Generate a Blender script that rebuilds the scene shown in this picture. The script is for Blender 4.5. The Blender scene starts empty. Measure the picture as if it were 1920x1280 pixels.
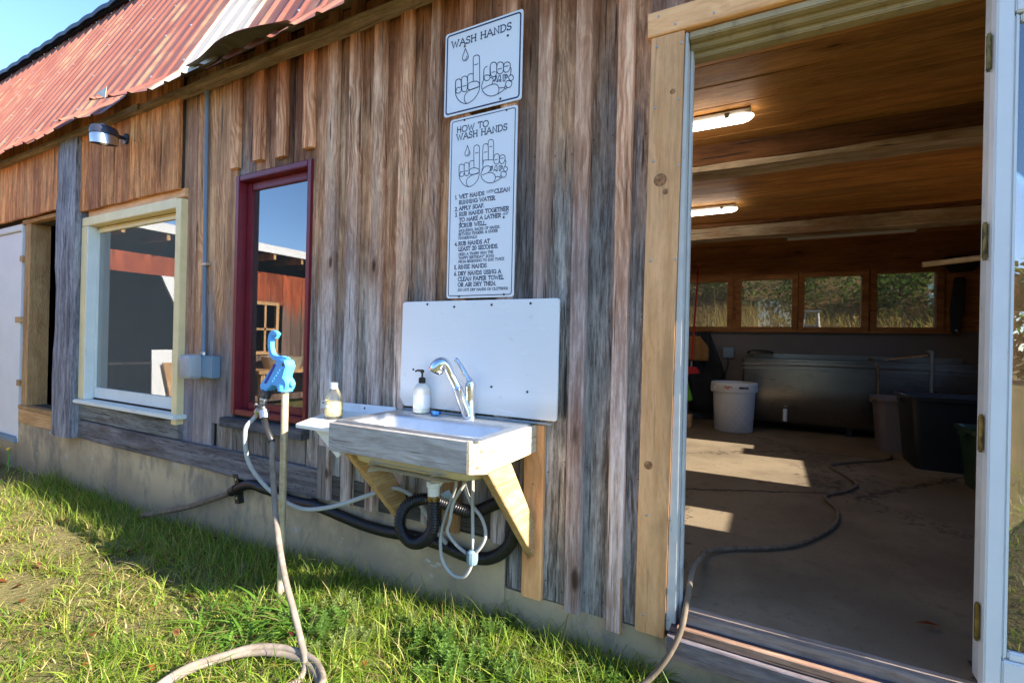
import bpy, math, random
import numpy as np
from mathutils import Vector, Matrix
random.seed(7); RNG = np.random.default_rng(11)
SC = bpy.context.scene
COL = SC.collection
rad = math.radians

# ---------------------------------------------------------------- camera
cam_d = bpy.data.cameras.new('camera'); cam = bpy.data.objects.new('camera', cam_d); COL.objects.link(cam)
cam_d.sensor_width = 36.0; cam_d.lens = 905.77/1920*36.0
cam_d.clip_start = 0.02; cam_d.clip_end = 3000
def set_cam(yaw, pitch, roll, loc):
    f = Vector((-math.sin(yaw)*math.cos(pitch), math.cos(yaw)*math.cos(pitch), math.sin(pitch)))
    r = Vector((math.cos(yaw), math.sin(yaw), 0)); u = r.cross(f)
    r2 = math.cos(roll)*r + math.sin(roll)*u; u2 = -math.sin(roll)*r + math.cos(roll)*u
    m = Matrix((r2, u2, -f)).transposed().to_4x4(); m.translation = loc
    cam.matrix_world = m
set_cam(rad(28.3068), rad(0.0856), rad(1.2973), Vector((0, -1.84, 0.94)))
SC.camera = cam

# ---------------------------------------------------------------- sky, sun, exposure
SUN_EL, SUN_BACK = 27.7, 0.6          # sun low along the wall, a touch behind its plane
W = bpy.data.worlds.new('World'); SC.world = W; W.use_nodes = True
wn = W.node_tree; wn.nodes.clear()
sky = wn.nodes.new('ShaderNodeTexSky'); sky.sky_type = 'NISHITA'; sky.sun_disc = False
sky.sun_elevation = rad(SUN_EL); sky.sun_rotation = rad(90 - SUN_BACK)
sky.altitude = 300; sky.air_density = 0.9; sky.dust_density = 0.05; sky.ozone_density = 5.0
bg = wn.nodes.new('ShaderNodeBackground'); bg.inputs['Strength'].default_value = 0.13
wo = wn.nodes.new('ShaderNodeOutputWorld')
wn.links.new(sky.outputs[0], bg.inputs['Color']); wn.links.new(bg.outputs[0], wo.inputs['Surface'])
sd = bpy.data.lights.new('sun', 'SUN'); sd.energy = 5.0; sd.angle = rad(0.53); sd.color = (1.0, 0.93, 0.82)
sun = bpy.data.objects.new('sun', sd); COL.objects.link(sun)
sv = Vector((math.cos(rad(SUN_EL))*math.cos(rad(SUN_BACK)), math.cos(rad(SUN_EL))*math.sin(rad(SUN_BACK)), math.sin(rad(SUN_EL))))
sun.rotation_euler = (-sv).to_track_quat('-Z', 'Y').to_euler(); sun.location = (12, 0, 9)
SC.view_settings.view_transform = 'Standard'; SC.view_settings.look = 'None'
SC.view_settings.exposure = 1.92; SC.view_settings.gamma = 1.0
try: SC.view_settings.use_curve_mapping = False
except Exception: pass
SC.render.engine = 'CYCLES'
cy = SC.cycles
cy.max_bounces = 8; cy.diffuse_bounces = 4; cy.glossy_bounces = 4; cy.transmission_bounces = 6; cy.transparent_max_bounces = 16
cy.use_denoising = True
try: cy.denoiser = 'OPENIMAGEDENOISE'
except Exception: pass
cy.caustics_reflective = True; cy.caustics_refractive = False; cy.blur_glossy = 0.6
cy.sample_clamp_indirect = 10.0

# ---------------------------------------------------------------- node helpers
class NT:
    def __init__(s, name):
        s.m = bpy.data.materials.new(name); s.m.use_nodes = True
        s.t = s.m.node_tree; s.t.nodes.clear()
        s.out = s.t.nodes.new('ShaderNodeOutputMaterial')
    def n(s, typ, **kw):
        nd = s.t.nodes.new('ShaderNode' + typ)
        for k, v in kw.items():
            if k.startswith('i_'):
                key = k[2:].replace('_', ' ')
                s.put(nd.inputs[key], v)
            elif k.startswith('I'):
                s.put(nd.inputs[int(k[1:])], v)
            else: setattr(nd, k, v)
        return nd
    def put(s, sock, v):
        if isinstance(v, bpy.types.NodeSocket): s.t.links.new(v, sock)
        else:
            if isinstance(v, tuple) and len(v) == 3 and sock.type == 'RGBA': v = v + (1.0,)
            sock.default_value = v
    def math(s, op, a, b=0.0, clamp=False):
        nd = s.n('Math', operation=op, use_clamp=clamp); s.put(nd.inputs[0], a); s.put(nd.inputs[1], b); return nd.outputs[0]
    def vmath(s, op, a, b):
        nd = s.n('VectorMath', operation=op); s.put(nd.inputs[0], a); s.put(nd.inputs[1], b); return nd.outputs[0]
    def mix(s, f, a, b, mode='MIX'):
        nd = s.n('Mix', data_type='RGBA', blend_type=mode); s.put(nd.inputs[0], f); s.put(nd.inputs[6], a); s.put(nd.inputs[7], b); return nd.outputs[2]
    def ramp(s, f, stops):
        nd = s.n('ValToRGB'); s.put(nd.inputs[0], f); cr = nd.color_ramp
        while len(cr.elements) < len(stops): cr.elements.new(0.5)
        for e, (p, c) in zip(cr.elements, stops):
            e.position = p; e.color = (c, c, c, 1) if not isinstance(c, tuple) else (c + (1,) if len(c) == 3 else c)
        return nd.outputs[0]
    def step(s, v, a, b):     # smooth 0..1 between a and b
        nd = s.n('MapRange', interpolation_type='SMOOTHSTEP'); s.put(nd.inputs[0], v)
        nd.inputs[1].default_value = a; nd.inputs[2].default_value = b; return nd.outputs[0]
    def noise(s, vec, scale, detail=4.0, rough=0.55, dist=0.0):
        nd = s.n('TexNoise'); s.put(nd.inputs['Vector'], vec); nd.inputs['Scale'].default_value = scale
        nd.inputs['Detail'].default_value = detail; nd.inputs['Roughness'].default_value = rough; nd.inputs['Distortion'].default_value = dist
        return nd.outputs[0]
    def map(s, vec, scale=(1, 1, 1), loc=(0, 0, 0)):
        nd = s.n('Mapping'); s.put(nd.inputs[0], vec); nd.inputs['Scale'].default_value = scale; nd.inputs['Location'].default_value = loc
        return nd.outputs[0]
    def coords(s):
        tc = s.n('TexCoord'); oi = s.n('ObjectInfo')
        sc_ = s.n('VectorMath', operation='SCALE'); sc_.inputs[0].default_value = (37.3, 91.7, 53.1); s.put(sc_.inputs['Scale'], oi.outputs['Random'])
        rs = s.n('VectorMath', operation='SCALE'); s.put(rs.inputs[0], tc.outputs['Object']); s.put(rs.inputs['Scale'], s.math('ADD', .72, s.math('MULTIPLY', s.math('FRACT', s.math('MULTIPLY', oi.outputs['Random'], 7.31)), .62)))
        v = s.vmath('ADD', rs.outputs[0], sc_.outputs[0]); s.oi = oi; return v
    def pos(s): return s.n('NewGeometry').outputs['Position']
    def posz(s):
        sx = s.n('SeparateXYZ'); s.put(sx.inputs[0], s.pos()); return sx.outputs[2]
    def bsdf(s, color, rough=0.5, metal=0.0, spec=0.5, bump=None, bstr=0.3, bdist=0.01, **kw):
        b = s.n('BsdfPrincipled'); s.put(b.inputs['Base Color'], color); s.put(b.inputs['Roughness'], rough); s.put(b.inputs['Metallic'], metal)
        b.inputs['Specular IOR Level'].default_value = spec
        for k, v in kw.items(): s.put(b.inputs[k.replace('_', ' ')], v)
        if bump is not None:
            bn = s.n('Bump'); bn.inputs['Strength'].default_value = bstr; bn.inputs['Distance'].default_value = bdist
            s.put(bn.inputs['Height'], bump); s.put(b.inputs['Normal'], bn.outputs[0])
        s.t.links.new(b.outputs[0], s.out.inputs[0]); return b

def wood(name, c1, c2, knot=(0.05, 0.02, 0.008), axis='z', grain=1.0, ring=0.45, weather_shade=None, top=None, flat='y', patch=.5, rough=0.8, bstr=0.5, knots=0.5, blotch=None, spec=0.25):
    """c1/c2: early and late wood; object colour tints it, its alpha shifts the weathering; weather = (grey colour, dark grey, z_low, z_high)"""
    s = NT(name); v = s.coords()
    k = {'z': (1, 1, .06), 'x': (.06, 1, 1), 'y': (1, .06, 1)}[axis]
    k2 = {'z': (1, 1, .11), 'x': (.11, 1, 1), 'y': (1, .11, 1)}[axis]
    wob = s.noise(s.map(v, {'z': (1, 1, .4), 'x': (.4, 1, 1), 'y': (1, .4, 1)}[axis]), 5.0, 2.0)
    fine = s.noise(s.map(v, {'z': (1, 1, .09), 'x': (.09, 1, 1), 'y': (1, .09, 1)}[axis]), 120.0, 6.0, .72)
    mid = s.noise(s.map(v, k), 24.0, 4.0, .6, .4)
    # long growth rings, bent into arches by a slow noise
    wv = s.n('TexWave', wave_type='BANDS', bands_direction='DIAGONAL'); s.put(wv.inputs[0], s.vmath('ADD', s.map(v, k2), s.vmath('MULTIPLY', wob, (.10, .10, .10))))
    wv.inputs['Scale'].default_value = 21.0; wv.inputs['Distortion'].default_value = 3.4; wv.inputs['Detail'].default_value = 3.0; wv.inputs['Detail Scale'].default_value = 1.6; wv.inputs['Detail Roughness'].default_value = .6
    rmask = s.step(s.noise(s.map(v, {'z': (1, 1, .35), 'x': (.35, 1, 1), 'y': (1, .35, 1)}[axis], (2, 2, 8)), 4.5, 2.0), .36, .62)
    rg = s.math('MULTIPLY', s.step(s.math('ADD', wv.outputs[1], s.math('MULTIPLY', s.math('SUBTRACT', fine, .5), .7)), .35, .75), rmask)
    g = s.math('ADD', s.math('MULTIPLY', mid, .56), s.math('MULTIPLY', fine, .44))
    g = s.step(g, .38, .62)
    col = s.mix(g, c2, c1)
    col = s.mix(s.math('MULTIPLY', rg, ring), col, s.mix(1.0, col, (.62, .50, .42), 'MULTIPLY'))
    pn = s.noise(s.map(v, {'z': (1, 1, .30), 'x': (.30, 1, 1), 'y': (1, .30, 1)}[axis], (4, 9, 6)), 7.5, 6.0, .72, .3)
    pv = s.n('MapRange'); s.put(pv.inputs[0], pn); pv.inputs[1].default_value = .32; pv.inputs[2].default_value = .68; pv.inputs[3].default_value = 1-.62*patch; pv.inputs[4].default_value = 1+.55*patch; pv.clamp = False
    # knots
    kv = {'z': (5.5, 5.5, 2.1), 'x': (2.1, 5.5, 5.5), 'y': (5.5, 2.1, 5.5)}[axis]
    kv = tuple(0.0 if 'xyz'[i] == flat else q for i, q in enumerate(kv))
    vo = s.n('TexVoronoi'); s.put(vo.inputs[0], s.vmath('ADD', s.map(v, kv), s.vmath('MULTIPLY', mid, (.10, .10, .10)))); vo.inputs['Scale'].default_value = 1.0
    sel = s.n('SeparateColor'); s.put(sel.inputs[0], vo.outputs['Color'])
    on = s.math('GREATER_THAN', sel.outputs[0], 1.0 - knots*.62)
    kd = s.math('MULTIPLY', s.math('SUBTRACT', 1.0, s.step(vo.outputs[0], .045, .12)), on)
    halo = s.math('MULTIPLY', s.math('SUBTRACT', 1.0, s.step(vo.outputs[0], .12, .34)), on)
    oc = s.n('ObjectInfo')
    if weather_shade:
        gc, gd, z0, z1 = weather_shade
        zz = s.math('ADD', s.posz(), s.math('MULTIPLY', s.math('SUBTRACT', oc.outputs['Alpha'], 1.0), 1.0))
        streak = s.noise(s.map(v, {'z': (1, 1, .12), 'x': (.12, 1, 1), 'y': (1, .12, 1)}[axis]), 9.0, 4.0, .6)
        zz = s.math('ADD', zz, s.math('MULTIPLY', s.math('SUBTRACT', streak, .5), 1.5))
        wf = s.math('SUBTRACT', 1.0, s.step(zz, z0, z1))
        grey = s.mix(g, gd, gc)
        st2 = s.step(s.noise(s.map(v, {'z': (1, 1, .16), 'x': (.16, 1, 1), 'y': (1, .16, 1)}[axis], (3, 5, 1)), 6.0, 4.0, .6), .52, .68)
        grey = s.mix(s.math('MULTIPLY', st2, .62), grey, gd)
        col = s.mix(s.math('MULTIPLY', wf, .92), col, grey)
        # rusty tide mark where brown turns grey
        tide = s.math('MULTIPLY', s.math('MULTIPLY', wf, s.math('SUBTRACT', 1.0, wf)), 2.2)
        col = s.mix(s.math('MULTIPLY', tide, s.step(mid, .45, .62)), col, (.20, .075, .022))
    if top:
        tz = s.math('ADD', s.posz(), s.math('MULTIPLY', s.math('SUBTRACT', s.noise(s.map(v, {'z': (1, 1, .2), 'x': (.2, 1, 1), 'y': (1, .2, 1)}[axis], (6, 6, 2)), 8.0, 4.0, .65), .5), 1.1))
        col = s.mix(s.math('MULTIPLY', s.step(tz, top[1], top[2]), top[3]), col, s.mix(g, tuple(x*.5 for x in top[0]), top[0]))
    if blotch:
        bl = s.step(s.noise(s.map(v, {'z': (1, 1, .3), 'x': (.3, 1, 1), 'y': (1, .3, 1)}[axis], (9, 2, 4)), 4.0, 5.0, .6), .5, .72)
        col = s.mix(s.math('MULTIPLY', bl, blotch[1]), col, blotch[0])
    col = s.mix(s.math('MULTIPLY', halo, .45), col, s.mix(1.0, col, (.55, .36, .22), 'MULTIPLY'))
    col = s.mix(s.math('MULTIPLY', kd, .88), col, knot)
    # cracks: thin, dark, along the grain
    ck = s.noise(s.map(v, {'z': (1, 1, .035), 'x': (.035, 1, 1), 'y': (1, .035, 1)}[axis], (1, 7, 3)), 60.0, 2.0, .5)
    ck = s.step(ck, .645, .70)
    col = s.mix(s.math('MULTIPLY', ck, .78*grain), col, (.03, .022, .018))
    hv = s.n('HueSaturation'); s.put(hv.inputs['Color'], col); s.put(hv.inputs['Value'], s.math('MULTIPLY', pv.outputs[0], s.math('ADD', .84, s.math('MULTIPLY', oc.outputs['Random'], .34))))
    col = s.mix(1.0, hv.outputs[0], oc.outputs['Color'], 'MULTIPLY')
    h = s.math('SUBTRACT', s.math('ADD', s.math('MULTIPLY', g, .5), s.math('MULTIPLY', rg, -.35*ring)), s.math('MULTIPLY', ck, .8))
    s.bsdf(col, rough, spec=spec, bump=h, bstr=bstr, bdist=.004)
    return s.m

def paint(name, c, rough=.5, var=.12, dirt=None, scale=6.0, spec=.4, bump=0.0, metal=0.0, **kw):
    s = NT(name); v = s.coords(); n1 = s.noise(v, scale, 5.0, .6)
    col = s.mix(s.step(n1, .3, .7), tuple(x*(1-var) for x in c), tuple(min(1, x*(1+var)) for x in c))
    if dirt:
        n2 = s.step(s.noise(s.map(v, (1, 1, .35), (4, 4, 4)), scale*2.2, 6.0, .65), dirt[1], dirt[1]+.14)
        col = s.mix(s.math('MULTIPLY', n2, dirt[2]), col, dirt[0])
    s.bsdf(col, rough, metal, spec, bump=n1 if bump else None, bstr=bump, bdist=.003, **kw)
    return s.m

def steel(name, c=(.62, .62, .60), rough=.3, scale=40, aniso=(1, 1, 1), dirt=0.3):
    s = NT(name); v = s.coords(); n1 = s.noise(s.map(v, aniso), scale, 4.0, .6); n2 = s.noise(v, 9.0, 5.0, .6)
    r = s.math('ADD', rough-.1, s.math('MULTIPLY', n1, .22))
    col = s.mix(s.math('MULTIPLY', s.step(n2, .5, .75), dirt), c, tuple(x*.6 for x in c))
    s.bsdf(col, r, 1.0, bump=n1, bstr=.08, bdist=.001)
    return s.m

def glass(name, tint=(.93, .97, .95), ior=1.8, dust=.03, wav=.02):
    s = NT(name); v = s.coords()
    tr = s.n('BsdfTransparent'); s.put(tr.inputs[0], tint)
    gl = s.n('BsdfAnisotropic'); gl.inputs['Roughness'].default_value = 0.0; s.put(gl.inputs['Color'], (1, 1, 1))
    bn = s.n('Bump'); bn.inputs['Strength'].default_value = wav; bn.inputs['Distance'].default_value = .02
    s.put(bn.inputs['Height'], s.noise(v, 2.2, 1.0)); s.put(gl.inputs['Normal'], bn.outputs[0])
    fr = s.n('Fresnel'); fr.inputs['IOR'].default_value = ior
    mx = s.n('MixShader'); s.put(mx.inputs[0], fr.outputs[0]); s.t.links.new(tr.outputs[0], mx.inputs[1]); s.t.links.new(gl.outputs[0], mx.inputs[2])
    df = s.n('BsdfDiffuse'); s.put(df.inputs[0], (.55, .53, .48))
    m2 = s.n('MixShader'); s.put(m2.inputs[0], s.math('MULTIPLY', s.math('ADD', .62, s.math('MULTIPLY', s.noise(v, 2.0, 5.0, .6), .7)), dust))
    s.t.links.new(mx.outputs[0], m2.inputs[1]); s.t.links.new(df.outputs[0], m2.inputs[2]); s.t.links.new(m2.outputs[0], s.out.inputs[0])
    return s.m

def emit(name, c, st):
    s = NT(name); e = s.n('Emission'); s.put(e.inputs[0], c); e.inputs[1].default_value = st
    s.t.links.new(e.outputs[0], s.out.inputs[0]); return s.m

# ---------------------------------------------------------------- mesh helpers
class MB:
    def __init__(s): s.v = []; s.f = []; s.mi = []
    def add(s, vs, fs, mi=0):
        b = len(s.v); s.v += [tuple(map(float, p)) for p in vs]; s.f += [tuple(i+b for i in f) for f in fs]; s.mi += [mi]*len(fs); return s
    def box(s, x0, x1, y0, y1, z0, z1, mi=0):
        return s.add([(x0,y0,z0),(x1,y0,z0),(x1,y1,z0),(x0,y1,z0),(x0,y0,z1),(x1,y0,z1),(x1,y1,z1),(x0,y1,z1)],
              [(0,3,2,1),(4,5,6,7),(0,1,5,4),(1,2,6,5),(2,3,7,6),(3,0,4,7)], mi)
    def rings(s, rings, cap0=True, cap1=True, mi=0, closed=True):
        n = len(rings[0]); vs = [p for r in rings for p in r]; fs = []
        for i in range(len(rings)-1):
            for j in range(n if closed else n-1):
                k = (j+1) % n; fs.append((i*n+j, i*n+k, (i+1)*n+k, (i+1)*n+j))
        if cap0: fs.append(tuple(reversed(range(n))))
        if cap1: fs.append(tuple((len(rings)-1)*n+j for j in range(n)))
        return s.add(vs, fs, mi)
    def tube(s, pts, r, seg=10, mi=0, caps=True):
        P = [Vector(p) for p in pts]; n = len(P)
        rr = r if isinstance(r, (list, tuple)) else [r]*n
        T = [(P[min(i+1, n-1)] - P[max(i-1, 0)]).normalized() for i in range(n)]
        a = Vector((0, 0, 1)) if abs(T[0].z) < .9 else Vector((1, 0, 0))
        N = (a - T[0]*a.dot(T[0])).normalized(); R = []
        for i in range(n):
            N = (N - T[i]*N.dot(T[i])).normalized(); B = T[i].cross(N)
            R.append([P[i] + (N*math.cos(2*math.pi*k/seg) + B*math.sin(2*math.pi*k/seg))*rr[i] for k in range(seg)])
        return s.rings(R, caps, caps, mi)
    def lathe(s, prof, c=(0, 0, 0), seg=20, mi=0, axis=None):
        R = []
        ax = Vector(axis or (0, 0, 1)).normalized(); a = Vector((1, 0, 0)) if abs(ax.x) < .9 else Vector((0, 1, 0))
        N = (a - ax*a.dot(ax)).normalized(); B = ax.cross(N); c = Vector(c)
        for r, h in prof: R.append([c + ax*h + (N*math.cos(2*math.pi*k/seg) + B*math.sin(2*math.pi*k/seg))*max(r, 1e-4) for k in range(seg)])
        return s.rings(R, True, True, mi)
    def prism(s, poly, a, b, plane='xz', mi=0):
        def P(u, v, w): return {'xz': (u, w, v), 'yz': (w, u, v), 'xy': (u, v, w)}[plane]
        n = len(poly); vs = [P(u, v, a) for u, v in poly] + [P(u, v, b) for u, v in poly]
        fs = [tuple(range(n)), tuple(reversed(range(n, 2*n)))] + [(i, n+i, n+(i+1) % n, (i+1) % n) for i in range(n)]
        return s.add(vs, fs, mi)

def origin_of(parent):
    p = Vector((0, 0, 0))
    while parent is not None: p = p + parent.location; parent = parent.parent
    return p
def obj(name, mb, mat, parent=None, tint=None, smooth=False, label=None, kind=None, fix=True, bevel=0.0):
    me = bpy.data.meshes.new(name); V = np.array(mb.v, dtype=np.float64)
    lo, hi = V.min(0), V.max(0); c = (lo+hi)/2
    if parent is None: c[2] = lo[2]
    me.from_pydata((V-c).tolist(), [], mb.f)
    mats = mat if isinstance(mat, (list, tuple)) else [mat]
    for m in mats: me.materials.append(m)
    if len(mats) > 1: me.polygons.foreach_set('material_index', mb.mi)
    if fix:
        import bmesh
        bm = bmesh.new(); bm.from_mesh(me); bmesh.ops.recalc_face_normals(bm, faces=bm.faces)
        if bevel: bmesh.ops.bevel(bm, geom=[e for e in bm.edges if len(e.link_faces) == 2 and e.calc_face_angle(0) > .5], offset=bevel, segments=2, affect='EDGES', clamp_overlap=True)
        bm.to_mesh(me); bm.free()
    if smooth:
        me.polygons.foreach_set('use_smooth', [True]*len(me.polygons))
        if smooth is not True: me.set_sharp_from_angle(angle=smooth)
    me.update()
    o = bpy.data.objects.new(name, me); COL.objects.link(o); o.parent = parent
    o.location = Vector(c) - origin_of(parent)
    if tint: o.color = tint if len(tint) == 4 else tint + (1.0,)
    if label: o['label'] = label
    if kind: o['kind'] = kind
    return o
def tag(o, label, cat, group=None):
    o['label'] = label; o['category'] = cat
    if group: o['group'] = group
    return o
def thing(name, label, cat, loc=(0, 0, 0), group=None):
    o = bpy.data.objects.new(name, None); COL.objects.link(o); o.location = loc; o.empty_display_size = .1
    return tag(o, label, cat, group)
def box(name, x0, x1, y0, y1, z0, z1, mat, parent=None, bevel=0.0, **kw):
    return obj(name, MB().box(x0, x1, y0, y1, z0, z1), mat, parent, bevel=bevel, **kw)
def board(name, u0, u1, w0, w1, t0, t1, mat, parent, axis='z', n=4, wob=.0018, ch=.0035, tint=None, label=None, bow=0.0, face=-1):
    """sawn board: length w0..w1 along axis, width u0..u1, thickness t0 (seen face) .. t1"""
    R = []
    for i in range(n):
        k = i/(n-1); w = w0 + (w1-w0)*k
        a = u0 + random.uniform(-wob, wob); b = u1 + random.uniform(-wob, wob); t = t0 + random.uniform(-wob, wob)*.7 + bow*math.sin(k*math.pi)
        s = 1 if t1 > t0 else -1
        ring = [(a, t1), (a, t+s*ch), (a+ch, t), (b-ch, t), (b, t+s*ch), (b, t1)]
        R.append([{'z': (u, q, w), 'x': (w, q, u), 'y': (u, w, q), 'X': (w, u, q)}[axis] for u, q in ring])
    return obj(name, MB().rings(R), mat, parent, tint=tint, label=label)
def cr(P, n=6):
    P = [Vector(p) for p in P]; Q = [P[0]*2-P[1]] + P + [P[-1]*2-P[-2]]; o = []
    for i in range(1, len(Q)-2):
        for k in range(n):
            t = k/n
            o.append(.5*(2*Q[i] + (Q[i+1]-Q[i-1])*t + (2*Q[i-1]-5*Q[i]+4*Q[i+1]-Q[i+2])*t*t + (3*Q[i]-Q[i-1]-3*Q[i+1]+Q[i+2])*t**3))
    o.append(Q[-2]); return o
def rrect(x0, x1, y0, y1, r, z, n=4):
    o = []
    for cx, cy, a in ((x1-r, y1-r, 0), (x0+r, y1-r, 90), (x0+r, y0+r, 180), (x1-r, y0+r, 270)):
        for k in range(n+1):
            t = rad(a + 90*k/n); o.append((cx+r*math.cos(t), cy+r*math.sin(t), z))
    return o
def wall_holes(x0, x1, z0, z1, y0, y1, holes, plane='xz'):
    xs = sorted({x0, x1, *[h[0] for h in holes], *[h[1] for h in holes]}); zs = sorted({z0, z1, *[h[2] for h in holes], *[h[3] for h in holes]})
    mb = MB()
    for i in range(len(xs)-1):
        run = None
        for j in range(len(zs)-1):
            cx, cz = (xs[i]+xs[i+1])/2, (zs[j]+zs[j+1])/2
            inh = any(h[0] < cx < h[1] and h[2] < cz < h[3] for h in holes)
            if not inh:
                if run is None: run = zs[j]
            if run is not None and (inh or j == len(zs)-2):
                top = zs[j] if inh else zs[j+1]
                if plane == 'xz': mb.box(xs[i], xs[i+1], y0, y1, run, top)
                else: mb.box(y0, y1, xs[i], xs[i+1], run, top)
                run = None
    return mb
TEXT1=[('WASH HANDS', -1.313, 2.2723, -1.0042, 0.03)]
TEXT2=[('HOW TO', -1.2725, 1.8779, -1.1074, 0.027), ('WASH HANDS', -1.2744, 1.8445, -1.0136, 0.027), ('1.', -1.2741, 1.5793, -1.2648, 0.0165), ('WET HANDS', -1.253, 1.5796, -1.1211, 0.0165), ('CLEAN', -1.0679, 1.581, -0.9941, 0.0165), ('RUNNING WATER.', -1.2523, 1.553, -1.0622, 0.0165), ('2.', -1.2734, 1.5263, -1.2611, 0.0165), ('APPLY SOAP.', -1.2516, 1.5263, -1.1204, 0.0165), ('3.', -1.2719, 1.4996, -1.2604, 0.0165), ('RUB HANDS TOGETHER', -1.25, 1.5002, -0.9969, 0.0165), ('TO MAKE A LATHER', -1.2501, 1.4746, -1.0353, 0.0165), ('SCRUB WELL,', -1.2502, 1.4487, -1.1066, 0.0165), ('INCLUDING, BACKS OF HANDS,', -1.2502, 1.4289, -1.0383, 0.0108), ('BETWEEN FINGERS, & UNDER', -1.2511, 1.4128, -1.0486, 0.0108), ('FINGERNAILS', -1.2507, 1.3956, -1.1541, 0.0108), ('~WITH', -1.1109, 1.5849, -1.0763, 0.012), ('~AND', -1.0255, 1.4819, -1.0008, 0.012), ('4.', -1.2702, 1.3687, -1.2574, 0.0165), ('RUB HANDS AT', -1.2503, 1.3682, -1.0873, 0.0165), ('LEAST 20 SECONDS.', -1.2496, 1.3437, -1.0454, 0.0165), ('5.', -1.2702, 1.2628, -1.2588, 0.0165), ('RINSE HANDS', -1.248, 1.2633, -1.1009, 0.0165), ('6.', -1.2702, 1.234, -1.2571, 0.0165), ('DRY HANDS USING A', -1.248, 1.2341, -1.0276, 0.0165), ('CLEAN PAPER TOWEL', -1.2487, 1.2088, -1.0142, 0.0165), ('OR AIR DRY THEM.', -1.2489, 1.1837, -1.0511, 0.0165), ('NEED A TIMER? HUM THE', -1.249, 1.3228, -1.0688, 0.0108), ('"HAPPY BIRTHDAY" SONG', -1.2486, 1.3063, -1.0647, 0.0108), ('FROM BEGINNING TO END TWICE', -1.2481, 1.2898, -1.014, 0.0108), ('(DO NOT DRY HANDS ON CLOTHING)', -1.2489, 1.1632, -0.9929, 0.0108)]
SCREWS1=[(-1.2408, 2.2616), (-1.0198, 2.2486)]
SCREWS2=[(-1.2333, 1.9294), (-1.0174, 1.9294), (-1.0197, 1.4717), (-1.2418, 1.4662), (-1.2412, 1.1396), (-1.0106, 1.1427)]
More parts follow.
